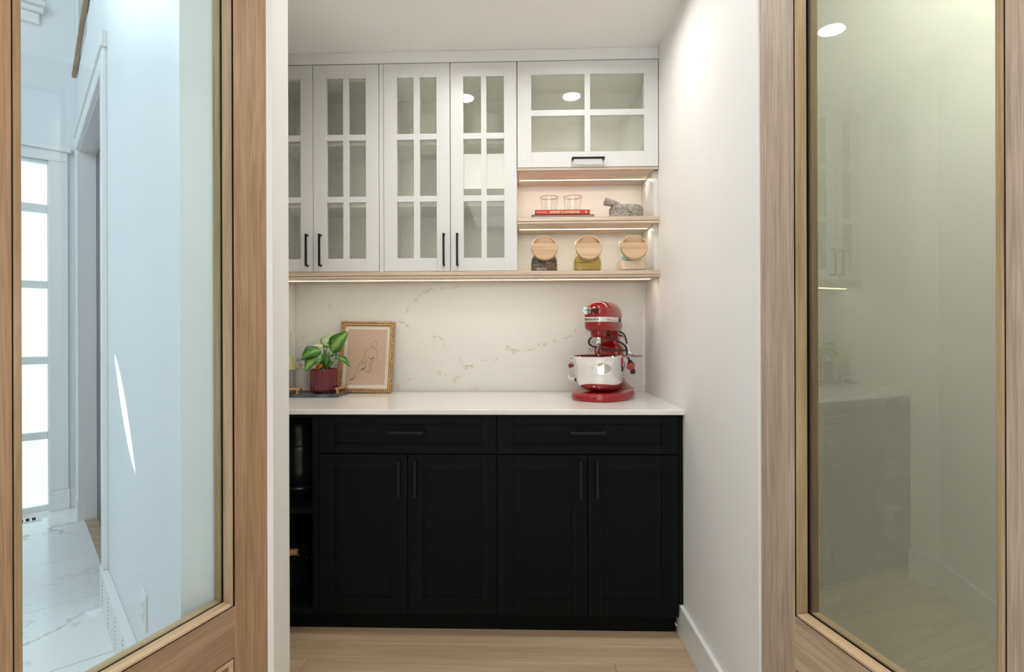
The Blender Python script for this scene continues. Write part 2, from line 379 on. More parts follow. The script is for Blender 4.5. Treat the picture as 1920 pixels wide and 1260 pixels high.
for y0, y1 in ((.72, .780), (.830, .940), (1.180, 1.26)): bx(bm, 3.301, 3.306, y0, y1, 2.71, 2.97)
fstruct('sun_slot_lips', bm, M['trim'])
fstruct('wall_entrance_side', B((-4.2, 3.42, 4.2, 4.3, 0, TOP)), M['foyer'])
bm = bmesh.new(); prism(bm, [(3.2, -2.7), (3.3, -2.7), (3.3, 3.0), (3.2, 3.0)], 0, TOP); struct('wall_hall_right', bm, M['wall'])
bm = bmesh.new(); prism(bm, [(-6.5, -2.8), (3.3, -2.8), (3.3, -2.7), (-6.5, -2.7)], 0, TOP); struct('wall_hall_behind', bm, M['wall'])
bm = bmesh.new(); prism(bm, [(-6.6, -2.8), (-6.5, -2.8), (-6.5, 2.0), (-6.6, 2.0)], 0, TOP); struct('wall_hall_left', bm, M['foyer'])
bm = bmesh.new(); prism(bm, [(-6.6, -2.8), (3.3, -2.8), (3.3, 3.0), (-1.6, 3.0), e(3.42, -.95), e(3.42, 4.3), (-6.6, 2.2)], TOP, TOP + .1); struct('ceiling_high', bm, M['ceil'])
struct('ceiling_hall', B((-.6, 3.2, -2.7, YJ0, 2.76, 2.9)), M['ceil'])
# little room behind the plum door and the pantry back-fill, so no daylight leaks in
fstruct('wall_closet', B((1.52, 3.3, -.95, -.85, 0, TOP), (3.2, 3.42, -.95, -.14, 0, TOP)), M['plum'])

# ---------------------------------------------------------------- floors
fl = thing('floor', None, None, kind='structure')
bm = B((XJL - .65, XR, YJ0 - .06, YB, -.06, -.018)); obj('subfloor', bm, M['plank'], fl)
rows = [2.09 + .107 * k for k in range(-6, 7)]
for r, y0 in enumerate(rows):
    y1 = min(y0 + .107, YB); x = -1.35 + [.55, 1.1, .3, .8][r % 4]
    xs = [-1.35, x, min(x + 1.15, XR - .02), XR]
    xs = sorted(set(q for q in xs))
    if y0 >= 1.98: xs = [-1.35, XR] if r % 2 else [-1.35, XR]
    for a, b in zip(xs, xs[1:]):
        if b - a < .03: continue
        obj('plank', B((a + .0006, b - .0006, y0 + .0007, y1 - .0007, -.018, 0, .0012)), M['plank'], fl)
sf = bmesh.new(); prism(sf, [(-6.5, -2.7), (3.2, -2.7), (3.2, YJ0 - .06), (XR, YJ0 - .06), (-.72, YJ0 - .06), e(0, -.1), e(3.4, -.1), e(3.4, 4.2), (-6.5, 2.4)], -.08, -.010)
ft = thing('floor', None, None, kind='structure'); obj('grout_bed', sf, mat('grout', (.42, .43, .43), .8), ft)
tile_i = 0
for r in range(-6, 6):
    a0 = .99 + .6 * r; a1 = min(a0 + .6, 3.30)
    if a0 >= 3.29: continue
    off = [.75, .62][r % 2]
    bs = [-2.0 + off + 1.2 * q for q in range(0, 5)]
    for b0 in bs:
        b1 = b0 + 1.2
        if b1 < -.05 and a0 > -.6: continue
        poly = [(a0 + .0015, max(b0 + .0015, -.02 if a0 > -.3 else b0 + .0015)), (a1 - .0015, max(b0 + .0015, -.02 if a0 > -.3 else b0 + .0015)), (a1 - .0015, b1 - .0015), (a0 + .0015, b1 - .0015)]
        wp = [FL(*p) for p in poly]
        if max(p.y for p in wp) > YJ0 - .07 and min(p.x for p in wp) > -1.2: continue
        if min(p.x for p in wp) > -1.5 and max(p.y for p in wp) > 1.40: continue
        bm = bmesh.new(); prism(bm, [tuple(p.xy) for p in wp], -.010, 0); obj('tile', bm, M['tile'], ft)
# the tiles at the corner of the angled wall and the hall in front of the doors are laid to the wall
for (a0, a1, b0, b1) in ((.39, .99, 0.0, .95), (-.21, .39, 0.0, .35), (.99, 1.59, 0.0, .35)):
    bm = bmesh.new(); prism(bm, [e(a0 + .0015, b0), e(a1 - .0015, b0), e(a1 - .0015, b1 - .0015), e(a0 + .0015, b1 - .0015)], -.010, .0003); obj('tile', bm, M['tile'], ft)
bm = bmesh.new(); prism(bm, [(-.60, -2.6), (3.2, -2.6), (3.2, YJ0 - .062), (-.60, YJ0 - .062)], -.010, -.0005); obj('hall_board', bm, M['plank'], fl)

# ---------------------------------------------------------------- trims
def baseboard(name, poly, h=.134):
    bm = bmesh.new(); prism(bm, poly, 0, h - .004); c = Vector((sum(p[0] for p in poly) / len(poly), sum(p[1] for p in poly) / len(poly)))
    prism(bm, poly, h - .004, h)
    struct(name, bm, M['trim'])
struct('baseboard_right', B((XR - .016, XR, YJ0 + .0, 2.19, 0, .134, .003)), M['trim'])
bm = bmesh.new(); prism(bm, [(-.975, 2.112), (-.975, 1.985), (XJL, YJ1), (XJL + .016, YJ1 + .006), (-.959, 1.991), (-.959, 2.112)], 0, .134)
struct('baseboard_left', bm, M['trim'])
bb = thing('baseboard_angled', None, None, kind='structure', mtx=MF)
obj('board', B((0, 1.42, .004, .034, 0, .165, .003)), M['trim'], bb)
bm = bmesh.new()
for a in np.arange(.36, 1.4, .2):
    for z in np.arange(.02, .15, .0165): bx(bm, a - .004, a + .004, .0338, .0346, z, z + .006)
obj('vent_hole', bm, M['pinhole'], bb, kind='stuff')
bb = thing('baseboard_far', None, None, kind='structure', mtx=MF)
obj('board', B((3.284, 3.30, 0, .035, 0, .134, .003)), M['trim'], bb)
fstruct('wall_end', B((-.004, 0, -.224, .004, 0, TOP)), M['foyer'])
fstruct('floor', B((1.54, 2.895, -.85, -.02, -.004, .001)), M['plank'])
# doorway casing in the angled wall
dc = thing('trim_2', None, None, kind='structure', mtx=MF)
obj('casing', B((1.435, 1.515, .004, .024, .16, 2.44, .003)), M['trim'], dc)
obj('plinth_block', B((1.425, 1.515, .004, .030, 0, .16, .003)), M['trim'], dc)
obj('casing', B((2.905, 2.990, .004, .016, .14, 2.44, .003)), M['trim'], dc)
obj('plinth_block', B((2.905, 2.995, .004, .020, 0, .14, .003)), M['trim'], dc)
obj('head_casing', B((1.435, 2.96, .004, .022, 2.44, 2.525, .003)), M['trim'], dc)
obj('head_cap', B((1.425, 2.97, .004, .032, 2.525, 2.545, .003)), M['trim'], dc)
obj('head_block', B((1.43, 1.515, .004, .026, 2.545, 2.60, .002)), M['trim'], dc)
obj('jamb', B((2.900, 2.915, -.14, .004, 0, 2.44)), M['trim'], dc)
obj('jamb', B((1.52, 1.535, -.14, .004, 0, 2.44)), M['trim'], dc)
obj('head_jamb', B((1.535, 2.900, -.14, .004, 2.425, 2.44)), M['trim'], dc)
pd = thing('door_3', None, None, kind='structure', mtx=MF)
bm = B((1.54, 2.895, -.120, -.085, .01, 2.42))
for z0, z1 in ((.2, .95), (1.1, 2.25)):
    for a0, a1 in ((1.66, 2.15), (2.28, 2.77)): bx(bm, a0, a1, -.087, -.081, z0, z1, .002)
obj('leaf', bm, M['plum'], pd)
bm = bmesh.new(); lathe(bm, [(0, 0), (.012, 0), (.012, .03), (.026, .04), (.022, .06), (0, .065)], n=20, mtx=Matrix.Translation((1.62, -.085, 1.0)) @ Matrix.Rotation(math.radians(-90), 4, 'X')); obj('knob', bm, M['steel'], pd, True)
# oak ledge and rail of the upper landing
ol = thing('trim_3', None, None, kind='structure', mtx=MF)
bm = bmesh.new(); vs = bx(bm, -1.3, 0, 0, .022, 0, .028, .002); bmesh.ops.transform(bm, matrix=Matrix.Translation((3.02, .010, 2.945)) @ Matrix.Rotation(.16, 4, 'Y'), verts=bm.verts[:])
obj('oak_ledge', bm, M['oak_x'], ol)
bm = bmesh.new(); vs = bx(bm, -1.3, 0, 0, .016, 0, .075, .002); bmesh.ops.transform(bm, matrix=Matrix.Translation((3.02, .004, 2.975)) @ Matrix.Rotation(.16, 4, 'Y'), verts=bm.verts[:])
obj('skirt_board', bm, M['trim'], ol)
# sidelight
sw = thing('window_1', None, None, kind='structure', mtx=MF)
zs = [(.045, .50), (.5524, 1.02), (1.073, 1.543), (1.595, 2.065), (2.124, 2.405)]
obj('casing', B((3.272, 3.30, .040, .142, .14, 2.43, .003)), M['trim'], sw)
obj('plinth_block', B((3.266, 3.30, .034, .146, 0, .14, .003)), M['trim'], sw)
obj('casing', B((3.272, 3.30, .448, .55, 0, 2.43, .003)), M['trim'], sw)
obj('head_casing', B((3.270, 3.30, .040, .55, 2.43, 2.50, .003)), M['trim'], sw)
obj('head_cap', B((3.250, 3.30, .022, .57, 2.50, 2.535, .003)), M['trim'], sw)
obj('sash', B((3.30, 3.35, .130, .150, 0, 2.43, .003), (3.30, 3.35, .44, .46, 0, 2.43, .003), (3.30, 3.35, .15, .44, 0, .045, .003), (3.30, 3.35, .15, .44, 2.405, 2.43, .003)), M['trim'], sw)
for (z0, z1), (z2, z3) in zip(zs, zs[1:]): obj('glazing_bar', B((3.302, 3.348, .15, .44, z1, z2, .004)), M['trim'], sw)
for z0, z1 in zs: obj('pane', B((3.335, 3.341, .148, .442, z0 - .003, z1 + .003)), M['pane'], sw)
# upper window
uw = thing('window_2', None, None, kind='structure', mtx=MF)
obj('stool', B((3.22, 3.30, .155, 1.32, 3.462, 3.492, .005)), M['trim'], uw)
obj('apron', B((3.25, 3.30, .165, 1.31, 3.425, 3.462, .006)), M['trim'], uw)
obj('bed_moulding', B((3.275, 3.30, .185, 1.29, 3.35, 3.425, .008)), M['trim'], uw)
obj('casing', B((3.272, 3.30, .170, .272, 3.492, 4.6, .003)), M['trim'], uw)
obj('casing', B((3.272, 3.30, 1.20, 1.30, 3.492, 4.6, .003)), M['trim'], uw)
obj('sash', B((3.30, 3.36, .27, .31, 3.49, 4.6), (3.30, 3.36, 1.16, 1.2, 3.49, 4.6), (3.30, 3.36, .31, 1.16, 3.49, 3.53), (3.30, 3.36, .31, 1.16, 4.56, 4.6)), M['trim'], uw)
obj('pane', B((3.335, 3.341, .308, 1.162, 3.528, 4.562)), M['pane'], uw)
# pane in the added sun slot
tg = thing('sun_slot_pane', None, None, kind='structure', mtx=MF); obj('pane', B((3.36, 3.364, .72, 1.26, 2.71, 2.97)), M['jarglass'], tg)

# floor register and outlet in the foyer
rg = thing('floor_register', 'pale metal floor vent set in the marble tiles below the tall frosted sidelight', 'vent', mtx=MF @ Matrix.Translation((3.145, .34, .0003)))
obj('frame', B((-.055, -.042, -.15, .15, 0, .005), (.042, .055, -.15, .15, 0, .005), (-.042, .042, -.15, -.137, 0, .005), (-.042, .042, .137, .15, 0, .005)), M['register'], rg)
for i in range(9): obj('slat', B((-.042, .042, -.135 + .031 * i, -.123 + .031 * i, 0, .004)), M['register'], rg)
obj('duct', B((-.042, .042, -.137, .137, 0, .0008)), M['dark'], rg)
ow = thing('wall_outlet', 'low white wall outlet on the angled hall wall, seen edge-on through the left glass', 'outlet', mtx=MF @ Matrix.Translation((.505, .004, .335)))
obj('cover_plate', B((-.040, .040, 0, .007, -.062, .062, .002)), M['white'], ow)
obj('receptacle', B((-.018, .018, .006, .010, -.034, .034, .001)), M['white'], ow)
bm = bmesh.new()
for zc in (-.018, .018):
    for dx in (-.007, .007): bx(bm, dx - .001, dx + .001, .0095, .0104, zc - .004, zc + .004)
obj('socket_slot', bm, M['ink'], ow, kind='stuff')

# ================================================================ the two oak glazed doors
def room_door(name, hinge, d, sg, oz, ox, gl):
    # local x from the hinge along the leaf, local y*sg away from the viewer, z up
    ang = math.atan2(d[1], d[0]); R = thing(name, None, None, loc=(hinge[0], hinge[1], 0), rotz=ang, kind='structure')
    T, WD, ZT = .056, .725, 2.40
    def b(x0, x1, y0, y1, z0, z1, bev=0):
        ya, yb = sorted((y0 * sg, y1 * sg)); return (x0, x1, ya, yb, z0, z1, bev)
    P = lambda n, boxes, m, **k: obj(n, B(*boxes), m, R, **k)
    P('hinge_stile', [b(0, .1250, 0, T, .008, ZT, .0015)], oz)
    P('lock_stile', [b(.6035, WD, 0, T, .008, ZT, .0015)], oz)
    P('middle_rail', [b(.125, .6035, 0.0006, T, .385, .518, .001)], ox)
    P('bottom_rail', [b(.125, .6035, 0.0006, T, .008, .150, .001)], ox)
    P('top_rail', [b(.125, .6035, 0.0006, T, 2.285, ZT, .001)], ox)
    P('groove_shade', [b(.1250, .1335, .0015, T, .518, 2.285), b(.6012, .6035, .0015, T, .518, 2.285), b(.125, .6, .0015, T, .517, .5225), b(.125, .6, .008, T, 2.281, 2.286)], M['dark'])  # near-black fill puts the shade of the gap into colour
    def bead(nm, x0, x1, z0, z1, m):
        P(nm, [b(x0, x1, -.0025, .0270, z0, z1, .0022)], m)
        P(nm, [b(x0, x1, .0355, T + .0025, z0, z1, .0022)], m)
    bead('glazing_bead', .1322, .1395, .5215, 2.281, M['bead_z'])
    bead('glazing_bead', .5900, .6018, .5215, 2.281, M['bead_z'])
    bead('glazing_bead', .1390, .5900, .5215, .5310, M['bead_x'])
    bead('glazing_bead', .1390, .5900, 2.2715, 2.281, M['bead_x'])
    P('gasket', [b(.1390, .1402, .027, .0285, .531, 2.272), b(.1390, .5900, .027, .0285, .531, .5322)], M['dark'])
    P('glass_pane', [b(.1330, .5960, .0285, .0345, .524, 2.279)], gl)
    # lower panel with its moulding
    P('panel', [b(.125, .605, .014, T - .014, .150, .385)], ox)
    P('panel_moulding', [b(.1285, .141, .001, .014, .1535, .3815, .002), b(.584, .5965, .001, .014, .1535, .3815, .002), b(.141, .584, .001, .014, .369, .3815, .002), b(.141, .584, .001, .014, .1535, .166, .002)], M['bead_x'])
    for z in (.25, 1.2, 2.15):
        bm = bmesh.new(); lathe(bm, [(0, 0), (.006, 0), (.006, .09), (0, .09)], c=(-.004, (T + .004) * sg, z), n=12); obj('hinge', bm, M['steel'], R, True)
    return R
room_door('door_1', (-.7007 - .002, 1.4856), (-.3173, -.9483), -1, M['oak_z'], M['oak_x'], M['doorglass_l'])
room_door('door_2', (.6613, 1.4725), (.2045, -.979), 1, M['oakr_z'], M['oakr_x'], M['doorglass_r'])
# ---------------------------------------------------------------- downlights
for i, x in enumerate((-.30, .30)):
    t = thing('recessed_downlight', ('left' if i == 0 else 'right') + ' round recessed ceiling light above the pantry counter, seen mirrored in the cabinet glass', 'ceiling light', (x, 2.03, ZC), group='pantry ceiling lights')
    bm = bmesh.new(); lathe(bm, [(.050, 0), (.062, 0), (.062, -.004), (.050, -.007), (.050, 0)], n=40); obj('trim_ring', bm, M['white'], t, True)
    bm = bmesh.new(); lathe(bm, [(0, -.003), (.050, -.003), (.050, -.001), (0, -.001)], n=40); obj('diffuser', bm, M['lamp'], t)

# ================================================================ base cabinets
YF = 2.145            # face of the black doors
def pull(bm, c, L, vertical, yface, w=.0105, proud=.032):
    x, z = c; h = L / 2
    if vertical:
        bx(bm, x - w / 2, x + w / 2, yface - proud, yface - proud + w, z - h, z + h, .001)
        for s in (-1, 1): bx(bm, x - w / 2, x + w / 2, yface - proud + w, yface, z + s * (h - w / 2) - w / 2, z + s * (h - w / 2) + w / 2, .001)
    else:
        bx(bm, x - h, x + h, yface - proud, yface - proud + w, z - w / 2, z + w / 2, .001)
        for s in (-1, 1): bx(bm, x + s * (h - w / 2) - w / 2, x + s * (h - w / 2) + w / 2, yface - proud + w, yface, z - w / 2, z + w / 2, .001)
    return bm
def frame_bm(x0, x1, z0, z1, r, y0, th, mun=None, rz=None):
    """shaker frame: flat bars round an opening"""
    bm = bmesh.new(); rz = rz or r
    bx(bm, x0, x0 + r, y0, y0 + th, z0, z1, .0009); bx(bm, x1 - r, x1, y0, y0 + th, z0, z1, .0009)
    bx(bm, x0 + r, x1 - r, y0, y0 + th, z0, z0 + rz, .0009); bx(bm, x0 + r, x1 - r, y0, y0 + th, z1 - rz, z1, .0009)
    return bm
def shaker(nm, root, x0, x1, z0, z1, r, rz=None):
    bm = frame_bm(x0, x1, z0, z1, r, YF, .02, rz=rz); rz = rz or r
    o = part(nm, bm, M['black'], root)
    pb = B((x0 + r - .004, x1 - r + .004, YF + .0095, YF + .017, z0 + rz - .004, z1 - rz + .004))
    part('panel', pb, M['black'], root, parent=o)
    return o
def base_unit(label, x0, x1, pulls):
    xc = (x0 + x1) / 2
    t = thing('base_cabinet', label, 'cabinet', (xc, 2.40, 0), group='black base cabinets under the quartz top')
    bm = B((x0, x0 + .018, YF + .021, 2.70, .085, .898), (x1 - .018, x1, YF + .021, 2.70, .085, .898), (x0 + .018, x1 - .018, YF + .021, 2.70, .085, .103),
           (x0 + .018, x1 - .018, 2.69, 2.70, .103, .898), (x0 + .018, x1 - .018, YF + .021, 2.69, .728, .744), (x0 + .018, x1 - .018, YF + .021, 2.69, .882, .898))
    part('carcass', bm, M['blackin'], t)
    part('toe_kick', B((x0, x1, 2.200, 2.215, 0, .084)), M['black'], t)
    d = shaker('drawer', t, x0 + .0015, x1 - .0015, .7415, .8965, .064, .036)
    part('handle', pull(bmesh.new(), ((x0 + x1) / 2, .8275), .142, False, YF + .0075, proud=.036), M['blackmetal'], t, parent=d)
    for k, (a, b) in enumerate(((x0 + .0015, xc - .0015), (xc + .0015, x1 - .0015))):
        d = shaker('door', t, a, b, .0885, .7345, .063)
        hx = b - .0285 if k == 0 else a + .034
        part('handle', pull(bmesh.new(), (hx, .643), .145, True, YF), M['blackmetal'], t, parent=d)
    return t
base_unit('black base cabinet with one wide drawer, below the potted plant and framed drawing', -.8170, -.0910, None)
base_unit('black base cabinet with one wide drawer, below the red mixer by the right wall', -.0890, .6365, None)
# filler between cabinet and wall
t = thing('cabinet_filler', 'narrow black filler strip between the right base cabinet and the white wall', 'filler panel', (.647, 2.2, .1))
part('strip', B((.6385, .6555, YF + .006, YF + .024, .136, .898, .001)), M['black'], t)
# open black cubby unit
t = thing('open_shelf_unit', 'black open-fronted base unit with two cubbies at the left end of the counter', 'shelf unit', (-1.05, 2.4, 0))
X0, X1 = -1.178, -.8185
part('side', B((X1 - .0265, X1, YF + .004, 2.70, .085, .898, .001)), M['black'], t)
part('side', B((X0, X0 + .02, YF + .004, 2.70, .085, .898, .001)), M['black'], t)
part('top', B((X0 + .02, X1 - .0265, YF + .004, 2.70, .8835, .898, .001)), M['black'], t)
part('shelf', B((X0 + .02, X1 - .0265, YF + .010, 2.70, .489, .512, .001)), M['black'], t)
part('bottom', B((X0 + .02, X1 - .0265, YF + .004, 2.70, .085, .104, .001)), M['black'], t)
part('back', B((X0 + .02, X1 - .0265, 2.68, 2.70, .104, .883)), M['blackin'], t)
part('toe_kick', B((X0, X1, 2.200, 2.215, 0, .084)), M['black'], t)
# worktop
t = tag(obj('countertop', B((-1.179, XR - .0005, 2.1256, 2.7755, .8995, .9205, .0022)), M['counter'], origin=(-.3, 2.45, .92)),
        'long white quartz countertop with polished front edge over the black base cabinets', 'countertop')

# backsplash slab with gold-brown veins: colour stored per vertex of a fine grid, the slab itself is 9 mm thick
def backsplash():
    x0, x1, z0, z1 = -1.179, .638, .9205, 2.00
    st = .004; nx, nz = int((x1 - x0) / st), int((z1 - z0) / st)
    xs = np.linspace(x0, x1, nx + 1); zs_ = np.linspace(z0, z1, nz + 1)
    X, Z = np.meshgrid(xs, zs_)
    def vnoise(cell, seed):
        r = np.random.default_rng(seed); g = r.random((int((z1 - z0) / cell) + 3, int((x1 - x0) / cell) + 3))
        u = (X - x0) / cell; v = (Z - z0) / cell; i = u.astype(int); j = v.astype(int); fu = u - i; fv = v - j
        fu = fu * fu * (3 - 2 * fu); fv = fv * fv * (3 - 2 * fv)
        return (g[j, i] * (1 - fu) + g[j, i + 1] * fu) * (1 - fv) + (g[j + 1, i] * (1 - fu) + g[j + 1, i + 1] * fu) * fv
    wx = (vnoise(.05, 1) - .5) * .030 + (vnoise(.017, 2) - .5) * .020; wz = (vnoise(.05, 3) - .5) * .030 + (vnoise(.017, 4) - .5) * .020
    P = lambda u, v: ((u - 973) / 356 , 1.23 - (v - 623) / 358)
    veins = [([(744, 606), (760, 590), (782, 560), (806, 542), (860, 534)], .7), ([(744, 606), (772, 606), (800, 612), (826, 636), (842, 646)], .8), ([(842, 646), (858, 662), (870, 684)], .4),
             ([(744, 724), (765, 716), (790, 712), (806, 710)], .9), ([(815, 698), (845, 702), (862, 706)], .6), ([(838, 708), (845, 722), (862, 732)], 1.0), ([(862, 706), (850, 715), (866, 722), (878, 730), (925, 732)], .8),
             ([(868, 690), (890, 686), (912, 680), (932, 675), (944, 660), (952, 652)], 1.0), ([(950, 650), (962, 658), (985, 657), (1010, 655), (1030, 650)], .8), ([(990, 638), (1000, 640), (1012, 648)], .8),
             ([(1024, 652), (1030, 642), (1060, 636), (1080, 618)], .7), ([(1175, 605), (1200, 590)], .5), ([(1196, 705), (1204, 700)], .5), ([(1120, 690), (1150, 720)], .3), ([(600, 560), (660, 610)], .3),
             ([(1140, 440), (1180, 444), (1215, 425)], .7), ([(985, 470), (1010, 478)], .3), ([(980, 385), (995, 390)], .4), ([(700, 560), (744, 606)], .3)]
    Dm = np.zeros_like(X)
    for pl, s in veins:
        for (a, b) in zip(pl, pl[1:]):
            ax, az = P(*a); bx_, bz = P(*b); dx, dz = bx_ - ax, bz - az
            t_ = np.clip(((X + wx - ax) * dx + (Z + wz - az) * dz) / (dx * dx + dz * dz), 0, 1)
            d = np.hypot(X + wx - ax - t_ * dx, Z + wz - az - t_ * dz)
            Dm = np.maximum(Dm, s * np.clip(1 - abs(d - .003) / .0035, 0, 1)); Dm = np.maximum(Dm, s * .22 * np.clip(1 - d / .014, 0, 1))
    Dm *= np.clip((vnoise(.028, 7) - .40) * 5, 0, 1) * np.clip((vnoise(.009, 9) - .2) * 3, 0.1, 1)
    n = (nx + 1) * (nz + 1)
    V = np.stack([X.ravel(), np.full(n, 2.7763), Z.ravel()], 1)
    idx = np.arange(n).reshape(nz + 1, nx + 1)
    Fc = np.stack([idx[:-1, :-1], idx[:-1, 1:], idx[1:, 1:], idx[1:, :-1]], -1).reshape(-1, 4)
    # back and sides
    bv = np.array([[x0, YB - .0003, z0], [x1, YB - .0003, z0], [x1, YB - .0003, z1], [x0, YB - .0003, z1]])
    c = [idx[0, 0], idx[0, -1], idx[-1, -1], idx[-1, 0]]; Vn = np.vstack([V, bv]); k = n
    extra = [[k + 3, k + 2, k + 1, k], [k, k + 1, c[1], c[0]], [k + 1, k + 2, c[2], c[1]], [k + 2, k + 3, c[3], c[2]], [k + 3, k, c[0], c[3]]]
    me = bpy.data.meshes.new('backsplash'); me.from_pydata(Vn.tolist(), [], Fc.tolist() + extra); me.update()
    at = me.attributes.new('vein', 'FLOAT', 'POINT'); at.data.foreach_set('value', np.concatenate([Dm.ravel(), np.zeros(4)]).astype(np.float32))
    m = mat('veined_quartz', (.80, .785, .74), .22, spec=.45); q = NT(m)
    a = q.n('ShaderNodeAttribute', attribute_name='vein'); mx = q.n('ShaderNodeMix', data_type='RGBA'); mx.inputs[6].default_value = (.77, .765, .725, 1); mx.inputs[7].default_value = (.50, .38, .17, 1)
    q.l(a.outputs['Fac'], mx.inputs[0]); q.l(mx.outputs[2], q.b.inputs['Base Color'])
    me.materials.append(m); o = bpy.data.objects.new('backsplash', me); COL.objects.link(o)
    tag(o, 'white quartz backsplash slab with broken gold-brown veins behind the counter and shelves', 'backsplash')
backsplash()

# ================================================================ upper cabinets
YU = 2.5035
def gdoor(root, x0, x1, z0, z1, cols, rws, handle, hv=True, hl=.152):
    bm = bmesh.new(); y0, y1 = YU, YU + .020
    ox0, ox1, oz0, oz1 = cols[0][0], cols[-1][1], rws[0][0], rws[-1][1]
    bx(bm, x0, ox0, y0, y1, z0, z1, .0008); bx(bm, ox1, x1, y0, y1, z0, z1, .0008)
    bx(bm, ox0, ox1, y0 + .0002, y1, z0, oz0, .0008); bx(bm, ox0, ox1, y0 + .0002, y1, oz1, z1, .0008)
    for (a, b), (c, d) in zip(cols, cols[1:]): bx(bm, b, c, y0 + .001, y1 - .004, oz0, oz1, .0008)
    for (a, b), (c, d) in zip(rws, rws[1:]): bx(bm, ox0, ox1, y0 + .0012, y1 - .0045, b, c, .0008)
    d = part('door', bm, M['cab'], root)
    for a, b in cols:
        for c, e_ in rws: part('pane', B((a - .002, b + .002, YU + .0105, YU + .0135, c - .002, e_ + .002)), M['cabglass'], root, parent=d)
    part('handle', pull(bmesh.new(), handle, hl, hv, YU, w=.009, proud=.03), M['blackmetal'], root, parent=d)
    return d
RW = [(1.5818, 1.8495), (1.8768, 2.1435), (2.1715, 2.4385)]
def upper_unit(label, x0, x1, doors, holes_side=True):
    t = thing('wall_cabinet', label, 'cabinet', ((x0 + x1) / 2, 2.65, 1.519), group='white glass-door wall cabinets')
    za, zb = 1.519, 2.5045; ya, yb = YU + .0215, YB - .011
    part('carcass', B((x0, x0 + .018, ya, yb, za, zb), (x1 - .018, x1, ya, yb, za, zb), (x0 + .018, x1 - .018, ya, yb, za, za + .018), (x0 + .018, x1 - .018, ya, yb, 2.436, zb), (x0 + .018, x1 - .018, yb - .006, yb, za + .018, 2.436)), M['cabin'], t)
    for z in (1.834, 2.131): part('shelf', B((x0 + .019, x1 - .019, ya + .012, yb - .007, z, z + .018, .0008)), M['cabin'], t)
    bm = bmesh.new()
    for y in (ya + .05, yb - .05):
        for z in np.arange(1.58, 2.42, .032): bx(bm, x0 + .0178, x0 + .0184, y - .0025, y + .0025, z, z + .005)
    part('shelf_pin_hole', bm, M['pinhole'], t, kind='stuff')
    for a, b, c, h in doors: gdoor(t, a, b, 1.5205, 2.5035, c, RW, h)
    return t
upper_unit('white wall cabinet with glass doors, at the left above the potted plant', -1.178, -.6605,
    [(-1.1765, -.9790, [(-1.1175, -1.0375)], (-1.003, 1.621)), (-.9765, -.6625, [(-.912, -.8325), (-.805, -.7240)], (-.9395, 1.621))])
upper_unit('white wall cabinet with two six-pane glass doors, in the middle beside the open niche', -.6385, -.0065,
    [(-.6375, -.3235, [(-.5755, -.4955), (-.4665, -.3865)], (-.3515, 1.6195)), (-.3200, -.0080, [(-.259, -.1755), (-.150, -.0675)], (-.2880, 1.6190))])
t = thing('cabinet_filler', 'thin white filler strip between the left and middle glass-door wall cabinets', 'filler panel', (-.65, 2.52, 1.519))
part('strip', B((-.6600, -.6395, YU + .003, YU + .02, 1.519, 2.5045)), M['cab'], t)
# flip-up cabinet on the right
t = thing('wall_cabinet', 'small white flip-up wall cabinet with four panes and a horizontal pull, above the lit niche', 'cabinet', (.325, 2.65, 2.0), group='white glass-door wall cabinets')
ya, yb = YU + .0215, YB - .011
part('carcass', B((-.0055, .0125, ya, yb, 2.000, 2.5045), (.6375, .6545, ya, yb, 2.000, 2.5045), (.0125, .6375, ya, yb, 2.000, 2.018), (.0125, .6375, ya, yb, 2.470, 2.5045), (.0125, .6375, yb - .006, yb, 2.018, 2.47)), M['cabin'], t)
d = gdoor(t, -.0035, .6530, 2.0045, 2.5035, [(.0613, .3111), (.3375, .5885)], [(2.0765, 2.2465), (2.2745, 2.4415)], (.3250, 2.0385), False, .152)
bm = bmesh.new(); bx(bm, .615, .630, ya + .02, ya + .16, 2.30, 2.455, .003)
part('lift_housing', bm, M['register'], t)
bm = bmesh.new(); tube(bm, [(.607, ya + .10, 2.36), (.607, ya + .05, 2.40), (.607, ya + .006, 2.335)], .007, smooth=1); part('lift_arm', bm, M['steel'], t, True)
part('light_rail', B((-.0045, .6545, YU + .002, YU + .0205, 1.9915, 2.0025, .0008)), M['shelf'], t)
# crown filler to the ceiling
t = tag(obj('crown_filler', B((-1.179, XR - .0005, YU + .002, YU + .022, 2.508, ZC - .0005, .0008)), M['trim'], origin=(-.3, YU, 2.51)), 'white filler board closing the gap between wall cabinets and pantry ceiling', 'filler panel')
# soffit / niche underside panel and side panel on the wall
t = thing('niche_top_panel', 'pale panel with a lit LED strip under the flip-up cabinet, roof of the niche', 'panel', (.325, 2.65, 1.99))
part('board', B((.0, .6385, YU + .022, YB - .0105, 1.9905, 1.9995)), M['shelf'], t)
def strip(root, x0, x1, y, z):
    s = part('led_strip', B((x0, x1, y - .006, y + .006, z - .0035, z, .0006)), M['ledstrip'], root)
    bm = bmesh.new()
    for x in np.arange(x0 + .004, x1 - .004, .0082): bx(bm, x - .0021, x + .0021, y - .0022, y + .0022, z - .0052, z - .0034)
    part('led_chip', bm, M['led'], root, parent=s, kind='stuff', label='row of small warm lit chips')
strip(t, .006, .632, 2.655, 1.9905)
t = thing('niche_side_panel', 'white side panel on the right wall lining the open niche', 'panel', (.648, 2.65, 1.5))
part('board', B((.6390, .6560, YU + .03, YB - .0005, 1.5195, 1.7385), (.6390, .6560, YU + .03, YB - .0005, 1.7725, 1.9905)), M['cab'], t)
t = thing('niche_shelf', 'short pale oak shelf in the niche, holding the red book and granite mortar', 'shelf', (.325, 2.65, 1.75), group='lit pale oak shelves')
part('board', B((-.0045, .6555, YU - .008, YB - .0105, 1.7505, 1.7705, .001)), M['shelf'], t)
